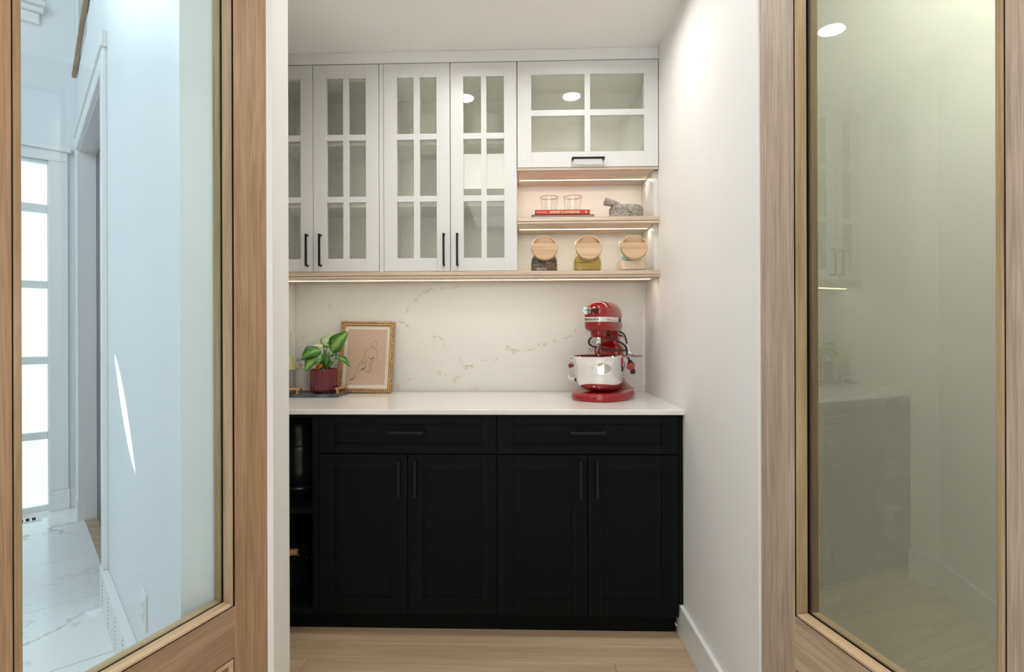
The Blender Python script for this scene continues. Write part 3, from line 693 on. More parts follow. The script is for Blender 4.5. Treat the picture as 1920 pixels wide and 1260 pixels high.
part('under_panel', B((-.0045, .6555, YU - .006, YB - .0105, 1.7390, 1.7490, .001)), M['shelf'], t)
strip(t, .004, .632, 2.620, 1.7390)
t = thing('niche_shelf', 'long pale oak shelf with lit underside running below the wall cabinets and the glass jars', 'shelf', (-.3, 2.65, 1.5), group='lit pale oak shelves')
part('board', B((-1.178, .6560, YU - .010, YB - .0105, 1.4985, 1.5180, .001)), M['shelf'], t)
part('under_panel', B((-1.178, .6560, YU - .008, YB - .0105, 1.4875, 1.4970, .001)), M['shelf'], t)
strip(t, -1.17, .640, 2.575, 1.4875)
# small patterned dish inside the left cabinet
bm = bmesh.new(); lathe(bm, [(0, 0), (.03, 0), (.055, .016), (.062, .022), (.055, .019), (.028, .005), (0, .004)], n=40, flute=.08, nf=10)
tag(obj('scalloped_dish', bm, mat('brown_patterned_glaze', (.20, .15, .08), .3), smooth=True, origin=(0, 0, 0)), 'small brown scalloped dish on the top shelf of the left glass cabinet', 'dish').location = (-1.075, 2.575, 2.1505)

# ================================================================ outlet behind the mixer
t = thing('wall_outlet', 'white double wall outlet on the backsplash behind the red mixer', 'outlet', (.374, 2.7763, 1.157))
obj('cover_plate', B((-.037, .037, -.006, 0, -.0615, .0615, .002)), M['white'], t)
obj('receptacle', B((-.0175, .0175, -.008, -.005, -.0335, .0335, .001)), M['white'], t)
bm = bmesh.new()
for zc in (-.0185, .0185):
    for dx, hh in ((-.0068, .0045), (.0068, .0036)): bx(bm, dx - .0013, dx + .0013, -.0086, -.0075, zc - hh + .003, zc + hh + .003)
    bx(bm, -.0022, .0022, -.0086, -.0075, zc - .0115, zc - .0072, .0005)
obj('socket_slot', bm, M['ink'], t, kind='stuff')

# ================================================================ stand mixer
mx_t = thing('stand_mixer', 'glossy red bowl-lift stand mixer with a steel bowl, on the counter near the right wall', 'mixer', (.372, 2.478, .9205), math.atan2(-.914, -.407))
# base plate
rings = []
for z, k in ((0, .97), (.002, .99), (.006, 1.0), (.020, 1.0), (.029, .975), (.034, .93), (.036, .85)): rings.append(superell(-.070, .210 * k, .138 * k, 2.3, z))
bm = bmesh.new(); loft(bm, rings)
obj('base_plate', bm, M['red'], mx_t, True, angle=60)
bm = bmesh.new(); loft(bm, [superell(-.070, .203, .132, 2.3, -.0004), superell(-.070, .203, .132, 2.3, .004)]); obj('rubber_foot', bm, M['ink'], mx_t)
# column sweeping up from the base
rings = []
for z, x0, x1, w in ((.030, -.236, -.040, .118), (.042, -.230, -.075, .098), (.065, -.224, -.108, .070), (.10, -.220, -.118, .058), (.150, -.216, -.120, .054), (.185, -.214, -.114, .060), (.190, -.214, -.106, .068), (.232, -.212, -.104, .070), (.246, -.211, -.110, .058), (.258, -.210, -.118, .049), (.290, -.208, -.115, .047), (.320, -.212, -.095, .052), (.345, -.215, -.07, .060)):
    rings.append(superell((x0 + x1) / 2 - .03, (x1 - x0) / 2, w, 4.5, z))
bm = bmesh.new(); loft(bm, rings); obj('column', bm, M['red'], mx_t, True, angle=50)
# motor head: rounded arch above the band, squarer below
HX, HA, HB, ZM = -.090, .178, .0665, .367
def head_scale(z):
    if z >= ZM: return max(0, 1 - ((z - ZM) / .088) ** 2.35) ** (1 / 2.35)
    return max(0, 1 - ((ZM - z) / .0565) ** 5.0) ** (1 / 5.0)
def head_ring(z, g=1.0, n=72):
    s = head_scale(z); ea = .5 + .5 * s if z >= ZM else .86 + .14 * s
    ea = s ** .42 if z >= ZM else s ** .8
    sb = s if z >= ZM else s ** .8
    return superell(HX, HA * ea * g, HB * sb * g, 3.3, z, n)
zz = [ZM - .0565 + .0565 * (1 - math.cos(math.pi / 2 * i / 9)) for i in range(1, 10)] + [ZM + .088 * math.sin(math.pi / 2 * i / 15) for i in range(1, 15)]
bm = bmesh.new(); loft(bm, [head_ring(zz[0] - .001, .93)] + [head_ring(z) for z in zz] + [head_ring(ZM + .0878, 1.0)])
hd = obj('motor_head', bm, M['red'], mx_t, True, angle=60)
BZ0, BZ1 = .3555, .3775
bm = bmesh.new(); loft(bm, [head_ring(BZ0, 1.0), head_ring(BZ0 + .001, 1.012), head_ring(BZ1 - .001, 1.012), head_ring(BZ1, 1.0)])
bd = obj('band', bm, M['band'], mx_t, True, parent_=0) if False else obj('band', bm, M['band'], hd, True, angle=50)
# lettering following the band
ctr = np.array([(p[0], p[1]) for p in head_ring(ZM, 1.0135, 720)]); ctr = np.roll(ctr, 360, axis=0)
seg = np.hypot(*(np.roll(ctr, -1, 0) - ctr).T); arc = np.concatenate([[0], np.cumsum(seg)])[:-1]; arc -= arc[360]
def wrap(bm, s0, z0):
    for v in bm.verts:
        s = s0 + v.co.x; x = np.interp(s, arc, ctr[:, 0]); y = np.interp(s, arc, ctr[:, 1])
        x2 = np.interp(s + .001, arc, ctr[:, 0]); y2 = np.interp(s + .001, arc, ctr[:, 1]); d = Vector((y2 - y, -(x2 - x), 0)).normalized()
        z = z0 + v.co.y; out = .0004 + v.co.z
        v.co = Vector((x, y, 0)) + d * out; v.co.z = z
    return bm
obj('lettering', wrap(text_bm('KitchenAid', .0150, .0004, .0004, 1.12), -.014, .3668), M['ink'], hd)
obj('lettering', wrap(text_bm('PROFESSIONAL', .0060, .0003, 0, 1.1), .080, .3665), mat('grey_print', (.35, .32, .31), .5), hd)
# hub cap, knob
fx = HX + HA
Ry = Matrix.Rotation(math.radians(90), 4, 'Y')
bm = bmesh.new(); lathe(bm, [(0, .016), (.0165, .016), (.0188, .013), (.0188, -.012), (0, -.012)], n=36, mtx=Matrix.Translation((fx - .006, -.030, .407)) @ Ry); hub = obj('hub_cap', bm, M['chrome'], hd, True)
tb = text_bm('KitchenAid', .0056, .0003, .0002); obj('lettering', tf(tb, Matrix.Translation((fx + .0103, -.030, .407)) @ Matrix.Rotation(math.radians(90), 4, 'Z') @ Matrix.Rotation(math.radians(90), 4, 'X')), M['ink'], hd)
bm = bmesh.new(); lathe(bm, [(0, .020), (.008, .020), (.011, .016), (.010, .006), (.006, -.012), (0, -.012)], n=24, mtx=Matrix.Translation((fx - .010, .012, .407)) @ Ry)
tube(bm, [(fx - .002, .006, .407), (fx - .002, -.012, .407)], .003, smooth=1); obj('attachment_knob', bm, M['ink'], hd, True)
bm = bmesh.new(); lathe(bm, [(0, 0), (.0105, 0), (.0125, .003), (.0105, .006), (0, .007)], n=24, mtx=Matrix.Translation((HX - .02, .0665, .3665)) @ Matrix.Rotation(math.radians(-90), 4, 'X')); obj('speed_knob', bm, M['ink'], hd, True)
# planetary hub and shaft
bm = bmesh.new(); lathe(bm, [(0, .285), (.030, .285), (.036, .292), (.038, .316), (0, .316)], c=(.012, 0, 0), n=36); obj('planetary_hub', bm, M['red'], mx_t, True)
bm = bmesh.new(); lathe(bm, [(0, .200), (.006, .202), (.0075, .212), (.0075, .250), (.011, .256), (.011, .287), (0, .287)], c=(.012, 0, 0), n=20)
bx(bm, .010, .014, -.013, .013, .222, .226, .001); obj('beater_shaft', bm, M['chrome'], mx_t, True)
# bowl
prof = [(0, .0385), (.034, .0385), (.042, .0385), (.060, .0415), (.080, .050), (.0945, .0640), (.105, .085), (.1125, .118), (.1180, .150), (.1255, .190), (.1285, .1945), (.1300, .1975), (.1285, .1998), (.1250, .1978), (.1160, .150), (.1105, .118), (.103, .087), (.0925, .067), (.078, .053), (.058, .045), (0, .043)]
bm = bmesh.new(); lathe(bm, prof, n=80); bw = obj('mixing_bowl', bm, M['chrome'], mx_t, True, angle=50)
bm = bmesh.new(); tube(bm, [(0, -.118, .180), (0, -.128, .187), (0, -.146, .178), (0, -.155, .160), (0, -.156, .115), (0, -.147, .093), (0, -.128, .085), (0, -.108, .088)], .0150, n=14, smooth=5, flat=.14)
obj('bowl_handle', bm, M['steel'], bw, True)
bm = bmesh.new(); bx(bm, -.012, .012, -.131, -.123, .155, .193, .001); obj('pin_bracket', bm, M['steel'], bw)
bm = bmesh.new(); bx(bm, -.012, .012, .122, .131, .148, .190, .001); obj('pin_bracket', bm, M['steel'], bw)
for s in (-1, 1):
    bm = bmesh.new(); tube(bm, [(-.125, s * .045, .165), (-.118, s * .085, .164), (-.085, s * .122, .160), (-.03, s * .138, .154), (.004, s * .139, .150)], .011, n=12, smooth=4)
    if s > 0: lathe(bm, [(0, -.006), (.013, -.005), (.016, .006), (.013, .020), (0, .024)], n=20, mtx=Matrix.Translation((.004, .140, .150)) @ Matrix.Rotation(math.radians(-70), 4, 'X'))
    obj('bowl_arm', bm, M['red'], mx_t, True)
# lift lever
bm = bmesh.new(); tube(bm, [(-.16, .050, .292), (-.155, .078, .286), (-.15, .094, .262), (-.145, .102, .232), (-.14, .112, .205), (-.13, .132, .196), (-.12, .178, .198)], .0075, n=12, smooth=5, flat=.7)
obj('lift_lever', bm, M['steel'], mx_t, True)
# cord wrapped round the column
bm = bmesh.new()
tube(bm, [(-.10, -.012, .318), (-.088, .004, .305), (-.088, .035, .283), (-.098, .062, .266), (-.12, .080, .254), (-.135, .092, .238), (-.13, .098, .212), (-.12, .102, .188)], .0042, n=8, smooth=6)
tube(bm, [(-.10, -.040, .300), (-.088, -.064, .282), (-.080, -.074, .262), (-.078, -.062, .244), (-.082, -.020, .232), (-.084, .03, .226), (-.098, .078, .222), (-.12, .098, .222)], .0042, n=8, smooth=6)
tube(bm, [(-.15, .060, .310), (-.14, .080, .300), (-.135, .092, .28), (-.132, .098, .255)], .0042, n=8, smooth=6)
tube(bm, [(-.12, .100, .186), (-.09, .128, .172), (-.05, .150, .158)], .0042, n=8, smooth=6)
cd = obj('power_cord', bm, M['ink'], mx_t, True)
bm = bmesh.new(); bx(bm, -.130, -.110, .092, .112, .168, .192, .003); obj('cord_clip', bm, M['ink'], cd); obj('plug', B((-.035, -.010, .140, .160, .118, .140, .004)), M['ink'], cd)

# ================================================================ framed drawing
fr = thing('framed_drawing', 'gilt picture frame holding a charcoal figure sketch, leaning on the backsplash behind the plant', 'picture')
FW, FH, FB = .283, .371, .0235
fr.matrix_world = Matrix.Translation((-.7920, 2.7005, .9212)) @ Matrix.Rotation(math.radians(.8), 4, 'Y') @ Matrix.Rotation(-math.asin(.064 / FH), 4, 'X')
prof = [(0, 0), (0, -.012), (.003, -.016), (.007, -.0165), (.012, -.012), (.017, -.013), (.0205, -.011), (FB, -.004), (FB, 0)]
def mitre(bm, w, h):
    P = []
    for d, y in prof: P.append([(-w / 2 + d, y, d), (w / 2 - d, y, d), (w / 2 - d, y, h - d), (-w / 2 + d, y, h - d)])
    V = [[bm.verts.new(p) for p in r] for r in P]; n = len(V)
    for i in range(n):
        a, b = V[i], V[(i + 1) % n]
        for k in range(4): bm.faces.new((a[k], a[(k + 1) % 4], b[(k + 1) % 4], b[k]))
    bmesh.ops.recalc_face_normals(bm, faces=bm.faces[:])
bm = bmesh.new(); mitre(bm, FW, FH)
# carved beads along the moulding
def bead_row(d, r, step):
    for (ax, az, L, vert) in ((-FW / 2 + d, d, FW - 2 * d, 0), (-FW / 2 + d, FH - d, FW - 2 * d, 0), (-FW / 2 + d, d, FH - 2 * d, 1), (FW / 2 - d, d, FH - 2 * d, 1)):
        for q in np.arange(step / 2, L, step):
            x, z = (ax, az + q) if vert else (ax + q, az)
            m_ = bmesh.ops.create_cube(bm, size=r * 1.5)['verts']
            bmesh.ops.transform(bm, matrix=Matrix.Translation((x, -.0145, z)) @ Matrix.Rotation(.785, 4, 'Y'), verts=m_)
bead_row(.0065, .0028, .0078); bead_row(.0180, .0018, .0055)
obj('frame', bm, M['gilt'], fr)
obj('backing', B((-FW / 2 + .01, FW / 2 - .01, -.0015, .003, .01, FH - .01)), M['paper'], fr)
obj('mat_board', B((-FW / 2 + FB - .001, FW / 2 - FB + .001, -.0032, -.0015, FB - .001, FH - FB + .001)), M['mat'], fr)
MW = .0165
ps = obj('drawing_sheet', B((-FW / 2 + FB + MW, FW / 2 - FB - MW, -.0040, -.0032, FB + MW + .002, FH - FB - MW)), M['art'], fr)
# charcoal strokes (px in the photo zoom -> sheet)
def sk(u, v): return ((u - 1150) / 660 * .252 + (v - 590) * -.00002, 0, FH - .020 - (v - 105) / 985 * (FH - .006))
strokes = [([(1205, 410), (1200, 370), (1215, 340), (1245, 325), (1270, 340), (1275, 375), (1255, 400), (1235, 412)], 2), ([(1180, 445), (1215, 410), (1222, 430)], 4), ([(1128, 520), (1124, 480), (1140, 455), (1175, 445)], 3),
    ([(1228, 430), (1265, 440), (1285, 460)], 4), ([(1285, 460), (1298, 510), (1285, 570), (1250, 610), (1228, 640)], 2), ([(1128, 520), (1122, 560), (1115, 595)], 3), ([(1170, 560), (1200, 570), (1225, 575), (1248, 545)], 4),
    ([(1215, 575), (1225, 630), (1222, 690), (1232, 715)], 4), ([(1115, 595), (1085, 615), (1065, 655), (1045, 710), (1035, 745)], 3), ([(1120, 590), (1110, 640), (1085, 680)], 4), ([(1130, 640), (1150, 660), (1155, 690), (1125, 712), (1085, 735), (1050, 760), (1025, 785)], 4),
    ([(1155, 700), (1125, 720), (1100, 735)], 5), ([(1130, 735), (1170, 762), (1205, 765), (1225, 745), (1235, 712)], 4), ([(1025, 785), (1018, 830), (1010, 850), (975, 878), (950, 888)], 4), ([(1000, 848), (985, 862), (960, 870)], 5),
    ([(1150, 580), (1165, 600), (1140, 630), (1150, 660)], 4), ([(1300, 740), (1310, 765)], 2), ([(935, 790), (925, 815)], 2), ([(1240, 545), (1246, 570), (1228, 580)], 6), ([(1195, 620), (1205, 680), (1190, 740)], 1)]
bm = bmesh.new()
for pl, w in strokes:
    tube(bm, [(sk(u, v)[0], -.0043, sk(u, v)[2]) for u, v in pl], lambda t, w=w: .00018 + w * .00021 * (1 - .6 * abs(2 * t - 1)), n=6, smooth=4, flat=1)
obj('charcoal_lines', bm, M['charcoal'], ps, kind='stuff')
obj('stand_foot', B((-.01, .01, .003, .012, .002, .05)), M['ink'], fr)

# ================================================================ slate tray
tr = thing('serving_tray', 'dark slate tray with brass bar handles, under the plant and bottles', 'tray', (-1.080, 2.615, .9205))
bm = bmesh.new(); prism(bm, [(-.09, -.098), (.197, -.098), (.214, -.080), (.214, .098), (-.09, .098)], .0015, .0145); obj('slab', bm, M['slate'], tr)
for x, y in ((-.08, -.085), (.195, -.08), (-.08, .085), (.195, .085)): obj('foot', B((x - .008, x + .008, y - .008, y + .008, 0, .0018)), M['ink'], tr)
def bar_handle(p0, p1, ends=.0):
    bm = bmesh.new(); a, b = Vector(p0), Vector(p1); d = (b - a).normalized()
    z = .040
    vertical = abs(d.y) > .5
    if vertical: bx(bm, a.x - .005, a.x + .005, a.y, b.y, z - .0055, z + .0045, .001)
    else: bx(bm, a.x, b.x, a.y - .005, a.y + .005, z - .0055, z + .0045, .001)
    for f in ((.12, .88) if vertical else (.1, .84)):
        q = a.lerp(b, f); bx(bm, q.x - .0045, q.x + .0045, q.y - .0045, q.y + .0045, .0145, z - .005, .0008)
    return bm
h = obj('handle', bar_handle((.200, -.082, 0), (.200, .078, 0)), M['gold'], tr)
h = obj('handle', bar_handle((-.07, -.086, 0), (.0305, -.086, 0)), M['gold'], tr)
obj('end_cap', B((.0305, .033, -.0915, -.0805, .034, .045)), M['ink'], h)

# ================================================================ potted plant
ZT_ = .9350
pp = thing('potted_plant', 'variegated leafy plant in a fluted dark red ceramic pot, on the slate tray', 'plant', (-.962, 2.600, ZT_))
bm = bmesh.new(); lathe(bm, [(0, .0), (.052, .0), (.060, .006), (.0655, .018), (.0665, .05), (.0665, .110), (.0655, .1165), (.0635, .1175), (.062, .114), (.060, .10), (.060, .09), (0, .09)], n=216, flute=.05, nf=20)
pt = obj('pot', bm, M['pot'], pp, True, angle=60)
bm = bmesh.new(); lathe(bm, [(0, .102), (.035, .1025), (.0615, .1005)], n=32); lathe(bm, [(0, .098), (.0605, .098)], n=32); obj('soil', bm, M['soil'], pp)
PX = .00272
def lp(u, v, dy=0): return Vector(((u - 603) * PX, dy, (692 - v) * PX + .114))
def leaf(base, tip, width, face, m, droop=.12, cup=.18, nm='leaf', tw=0.0):
    base, tip = Vector(base), Vector(tip); ax = tip - base; L = ax.length; ax.normalize()
    f = Vector(face); f = (f - ax * f.dot(ax)).normalized(); sd_ = ax.cross(f)
    nu, nv = 10, 18; me = bpy.data.meshes.new(nm); V = []; UV = []
    for j in range(nv + 1):
        t = j / nv; w = width / 2 * (math.sin(math.pi * min(1, t ** .80)) ** .72 if 0 < t < 1 else 0) * (1 - .25 * t)
        arch = math.sin(math.pi * t) * droop * L - 0
        for i in range(nu + 1):
            s = -1 + 2 * i / nu
            V.append(base + ax * (L * t) + sd_ * (s * w) + f * (arch + cup * w * abs(s) ** 1.5 + .004 * math.sin(9 * t + 3 * s) * (abs(s))))
            UV.append((abs(s), t + .3 * tw + s * .35 + 3 * width * 10))
    Fc = []
    for j in range(nv):
        for i in range(nu): a = j * (nu + 1) + i; Fc.append((a, a + 1, a + nu + 2, a + nu + 1))
    me.from_pydata([tuple(v) for v in V], [], Fc); me.update(); uvl = me.uv_layers.new(name='uv')
    for lo in me.loops: uvl.data[lo.index].uv = UV[lo.vertex_index]
    me.polygons.foreach_set('use_smooth', [True] * len(me.polygons)); me.materials.append(m)
    o = bpy.data.objects.new(nm, me); COL.objects.link(o); o.parent = pp
    md = o.modifiers.new('thick', 'SOLIDIFY'); md.thickness = .0007
    bmr = bmesh.new(); tube(bmr, [base + ax * (L * q) + f * (math.sin(math.pi * q) * droop * L - .0008) for q in (0, .25, .5, .75, .95)], lambda t: .0012 * (1 - .7 * t), n=6, smooth=2)
    obj('midrib', bmr, M['stem'], o, True)
    return o
stems = [(606, 655), (619, 657), (595, 655), (598, 668), (626, 672), (612, 650), (622, 668), (600, 640)]
leaves = [  # base px, base dy, tip px, tip dy, width, face, material
    ((617, 658), -.01, (651, 623), -.035, .072, (.25, -1, .35), 'leaf', .10),
    ((606, 654), .02, (613, 627), .030, .074, (0, -1, .2), 'leafpale', .05),
    ((600, 658), -.02, (568, 673), -.055, .066, (-.15, -.9, .55), 'leafdark', .20),
    ((603, 664), -.035, (577, 693), -.070, .066, (-.25, -1, .30), 'leaf', .14),
    ((626, 669), -.02, (655, 685), -.04, .034, (.2, -.5, .9), 'leafdark', .14),
    ((601, 650), .01, (574, 657), .02, .034, (0, -.5, .9), 'leafpale', .20),
    ((616, 666), -.01, (632, 664), -.03, .024, (.1, -1, .5), 'leafdark', .10),
    ((610, 690), -.02, (614, 660), -.03, .030, (.3, -1, .1), 'leafdark', .06),
    ((612, 688), -.025, (626, 676), -.05, .028, (.3, -1, .5), 'leafdark', .06),
    ((598, 690), .00, (604, 656), .01, .018, (-.3, -1, .1), 'leafdark', .05),
    ((602, 648), .01, (617, 650), -.02, .034, (.1, -.6, .7), 'leaf', .12)]
for (bp_, bd_, tp_, td_, w_, f_, m_, dr) in leaves: leaf(lp(*bp_, bd_), lp(*tp_, td_), w_ * 1.25, f_, M[m_], dr)
obj_o = leaf(lp(590, 692, -.02), lp(605, 682, -.035), .034, (0, -1, .4), M['orange'], .1); obj_o['label'] = 'small yellowed orange leaf at the pot rim'
for k, (b_, dy) in enumerate([((617, 656), -.01), ((606, 652), .02), ((597, 660), -.02), ((601, 664), -.03), ((629, 671), -.02), ((601, 650), .01), ((616, 666), -.01), ((602, 648), .01)]):
    t_ = lp(*b_, dy); r_ = Vector((random.uniform(-.02, .025), random.uniform(-.015, .015), .100)); mid_ = r_.lerp(t_, .5) + Vector((0, -.004, .006))
    bm = bmesh.new(); tube(bm, [r_, mid_, t_], lambda t: .0042 - .0022 * t, n=8, smooth=5); obj('stem', bm, M['stem'], pp, True)

# ================================================================ bottles and glass on the tray
def sun_logo(root, c, r, R):
    bm = bmesh.new()
    for i in range(8):
        t = math.pi / 4 * i; m_ = bmesh.ops.create_cube(bm, size=1)['verts']
        for v in m_: v.co = Vector((v.co.x * r * .22, v.co.y * .0006, v.co.z * r * .5))
        bmesh.ops.transform(bm, matrix=Matrix.Translation((c[0] + math.sin(t) * r * .75, c[1] + .0, c[2] + math.cos(t) * r * .75)) @ Matrix.Rotation(t, 4, 'Y'), verts=m_)
    lathe(bm, [(0, -.0003), (r * .26, -.0003), (r * .26, .0003), (0, .0003)], n=16, mtx=Matrix.Translation(c) @ FACE)
    return bm
bt = thing('glass_bottle', 'clear square-shouldered glass bottle with a white sunburst label, left of the plant', 'bottle', (-1.087, 2.655, ZT_))
prof = [(0, 0), (.034, 0), (.0365, .004), (.0365, .150), (.0345, .185), (.027, .222), (.0165, .236), (.0125, .246), (.0125, .266), (.0165, .268), (.0165, .283), (.0125, .284), (.0105, .28), (.0105, .245), (.024, .220), (.0325, .18), (.0345, .15), (.0345, .006), (0, .006)]
bm = bmesh.new(); lathe(bm, prof, n=40); obj('glass', bm, M['jarglass'], bt, True, angle=50)
def arc_band(r, a0, a1, z0, z1, n=20):
    bm = bmesh.new(); A = [bm.verts.new((rr * math.sin(a), -rr * math.cos(a), z)) for rr in (r, r + .0005) for z in (z0, z1) for a in np.linspace(a0, a1, n)]
    g = lambda q, i: A[q * n + i]
    for i in range(n - 1):
        bm.faces.new((g(0, i), g(1, i), g(1, i + 1), g(0, i + 1))); bm.faces.new((g(2, i), g(2, i + 1), g(3, i + 1), g(3, i)))
        bm.faces.new((g(0, i), g(0, i + 1), g(2, i + 1), g(2, i))); bm.faces.new((g(1, i), g(3, i), g(3, i + 1), g(1, i + 1)))
    bm.faces.new((g(0, 0), g(2, 0), g(3, 0), g(1, 0))); bm.faces.new((g(0, n - 1), g(1, n - 1), g(3, n - 1), g(2, n - 1)))
    return bm
lb = obj('label_band', arc_band(.0372, -1.3, 1.3, .121, .152), M['label'], bt, True)
bm = text_bm('ASSIETTE', .0145, .0002, .0002, .95)
for v in bm.verts:
    a = v.co.x / .0378; v.co = Vector(((.0378 + v.co.z) * math.sin(a), -(.0378 + v.co.z) * math.cos(a), .160 + v.co.y))
obj('lettering', bm, M['labelblue'], lb)
obj('sun_emblem', sun_logo(bt, (-.0, -.0383, .136), .0135, .0378), M['labelred'], lb)
obj('label_band', arc_band(.0372, -.9, .9, .012, .108), mat('pale_print_film', (.74, .70, .68), .5), bt, True)
bm = bmesh.new()
for k in range(9):
    x = -.024 + .004 * (k % 3)
    while x < .022:
        L_ = random.uniform(.002, .006); a = (x + L_ / 2) / .0379
        vs = bx(bm, -L_ / 2, L_ / 2, -.0002, .0002, -.0009, .0009)
        bmesh.ops.transform(bm, matrix=Matrix.Translation((.0379 * math.sin(a), -.0379 * math.cos(a), .024 + k * .0085)) @ Matrix.Rotation(a, 4, 'Z'), verts=vs); x += L_ + .0015
obj('small_print', bm, mat('faint_pink_print', (.50, .40, .38), .6), bt, kind='stuff')
bm = bmesh.new(); lathe(bm, [(.0168, .267), (.0172, .267), (.0172, .283), (.0168, .283)], n=24); obj('cap_ring', bm, M['jarglass'], bt, True)
b2 = thing('wine_bottle', 'clear bottle with a yellow-green shoulder label at the tray’s left edge', 'bottle', (-1.127, 2.575, ZT_))
prof = [(0, 0), (.036, 0), (.038, .004), (.038, .118), (.031, .142), (.021, .168), (.0145, .192), (.0135, .290), (.0150, .292), (.0150, .300), (.0115, .301), (.0115, .19), (.029, .142), (.036, .118), (.036, .006), (0, .006)]
prof = [(r_ * .88, z_) for r_, z_ in prof]
bm = bmesh.new(); lathe(bm, prof, n=40); obj('glass', bm, M['jarglass'], b2, True, angle=50)
bm = bmesh.new(); lathe(bm, [(r_ * .88, z_) for r_, z_ in [(.0388, .1175), (.0316, .1425), (.0216, .1685), (.0153, .1900), (.0148, .1895), (.0211, .1680), (.0311, .1420), (.0383, .1175)]], n=40); obj('shoulder_foil', bm, M['liquid'], b2, True)
g3 = thing('drinking_glass', 'clear tumbler standing in front of the bottles on the slate tray', 'glass', (-1.148, 2.676, ZT_))
bm = bmesh.new(); lathe(bm, [(0, 0), (.020, 0), (.023, .004), (.0262, .17), (.025, .17), (.022, .008), (0, .008)], n=36); obj('glass', bm, M['jarglass'], g3, True, angle=50)
g3['label'] = 'tall clear glass vase standing behind the two bottles on the slate tray'; g3['category'] = 'vase'; g3.name = 'glass_vase'

# ================================================================ jars on the long shelf
def jar(x, label, cmat, top_mat, fill, scoop=False):
    t = thing('storage_jar', label, 'jar', (x, 2.585, 1.5185), group='slant-front jars with round wooden lids')
    w = .0655
    # side profile in (y, z), front is -y : box bottom, slanted front shoulder
    def ring(z, y0, y1, ww, rr=6): return superell(0, ww, (y1 - y0) / 2, rr, z, 48, (y0 + y1) / 2)
    outer = [(0, -.070, .070, w - .004), (.003, -.074, .074, w), (.062, -.076, .076, w), (.085, -.070, .076, w), (.125, -.040, .076, w), (.146, -.018, .074, w - .003), (.152, -.010, .066, w - .012)]
    bm = bmesh.new(); loft(bm, [ring(*o_) for o_ in outer]); obj('glass_body', bm, M['jarglass'], t, True, angle=50)
    tilt = math.radians(-22)     # lid axis leans up from facing the camera
    LM = Matrix.Translation((0, -.066, .105)) @ Matrix.Rotation(math.radians(90 - 16), 4, 'X')
    bm = bmesh.new(); lathe(bm, [(.046, -.045), (.050, -.045), (.050, .002), (.046, .002)], n=40, mtx=LM); obj('glass_neck', bm, M['jarglass'], t, True, angle=50)
    # lid: turned disc with a half recess as a grip
    bm = bmesh.new(); R_ = .0615
    lathe(bm, [(0, -.010), (.050, -.010), (.0600, -.002), (R_, .002), (R_, .015), (.0590, .018), (.0560, .018)], n=56, mtx=LM)
    n = 28
    def half(z, sgn, a0, a1):
        c_ = [Vector((.0560 * math.cos(a), .0560 * math.sin(a), z)) for a in np.linspace(a0, a1, n)]; f = bm.faces.new([bm.verts.new(LM @ c) for c in c_]); return f
    ya_ = .021; aa = math.asin(ya_ / .056)
    half(.018, 1, math.pi - aa, 2 * math.pi + aa)
    low = [Vector((.0560 * math.cos(a), .0560 * math.sin(a), .002 + .0155 * (.0560 * math.sin(a) - ya_) / (.0562 - ya_))) for a in np.linspace(aa, math.pi - aa, n)]
    bm.faces.new([bm.verts.new(LM @ c) for c in low])
    for i in range(n - 1):
        q = [low[i], low[i + 1], Vector((*low[i + 1].xy, .018)), Vector((*low[i].xy, .018))]; bm.faces.new([bm.verts.new(LM @ c) for c in q])
    q = [low[0], low[-1], Vector((*low[-1].xy, .018)), Vector((*low[0].xy, .018))]; bm.faces.new([bm.verts.new(LM @ c) for c in q])
    obj('lid', bm, M['lid'], t, True, angle=40)
    bm = bmesh.new(); lathe(bm, [(.0465, -.014), (.0525, -.014), (.0525, -.009), (.0465, -.009)], n=36, mtx=LM); obj('seal_ring', bm, M['white'], t, True)
    wi = w - .004
    bm = bmesh.new(); rg_ = [ring(.0045, -.068, .068, wi - .004), ring(.008, -.071, .071, wi), ring(fill, -.071, .071, wi)]
    loft(bm, rg_)
    for v in bm.verts:
        if v.co.z > fill - .001: v.co.z += .004 * math.sin(v.co.x * 60) + .003 * math.sin(v.co.y * 45)
    obj('contents', bm, cmat, t, True, angle=40)
    if top_mat:
        bm = bmesh.new(); r2 = [ring(fill + .001, -.071, .071, wi), ring(fill + .018, -.069, .071, wi - .001), ring(fill + .034, -.058, .068, wi - .008), ring(fill + .040, -.030, .055, wi - .02)]; loft(bm, r2); obj('loose_top_layer', bm, top_mat, t, True, angle=40)
    if scoop:
        bm = bmesh.new(); lathe(bm, [(0, 0), (.022, 0), (.026, .004), (.029, .045), (.027, .045), (.024, .006), (0, .003)], n=28, mtx=Matrix.Translation((-.030, -.034, fill + .002)) @ Matrix.Rotation(.5, 4, 'Y') @ Matrix.Rotation(.3, 4, 'X'))
        obj('scoop', bm, M['mint'], t, True, label='mint green scoop inside the jar')
jar(.122, 'square glass jar of dark beans with round wooden lid, left of the three jars', M['beans'], speckle('dark_shiny_beans', [(.01, .008, .008), (.03, .025, .025), (.30, .27, .26)], 240, .2), .040)
jar(.329, 'square glass jar of golden grain with round wooden lid, middle of the three jars', M['millet'], M['millet'], .040)
jar(.540, 'square glass jar of pale grain with mint scoop and round wooden lid, by the wall', M['rice'], None, .048, True)

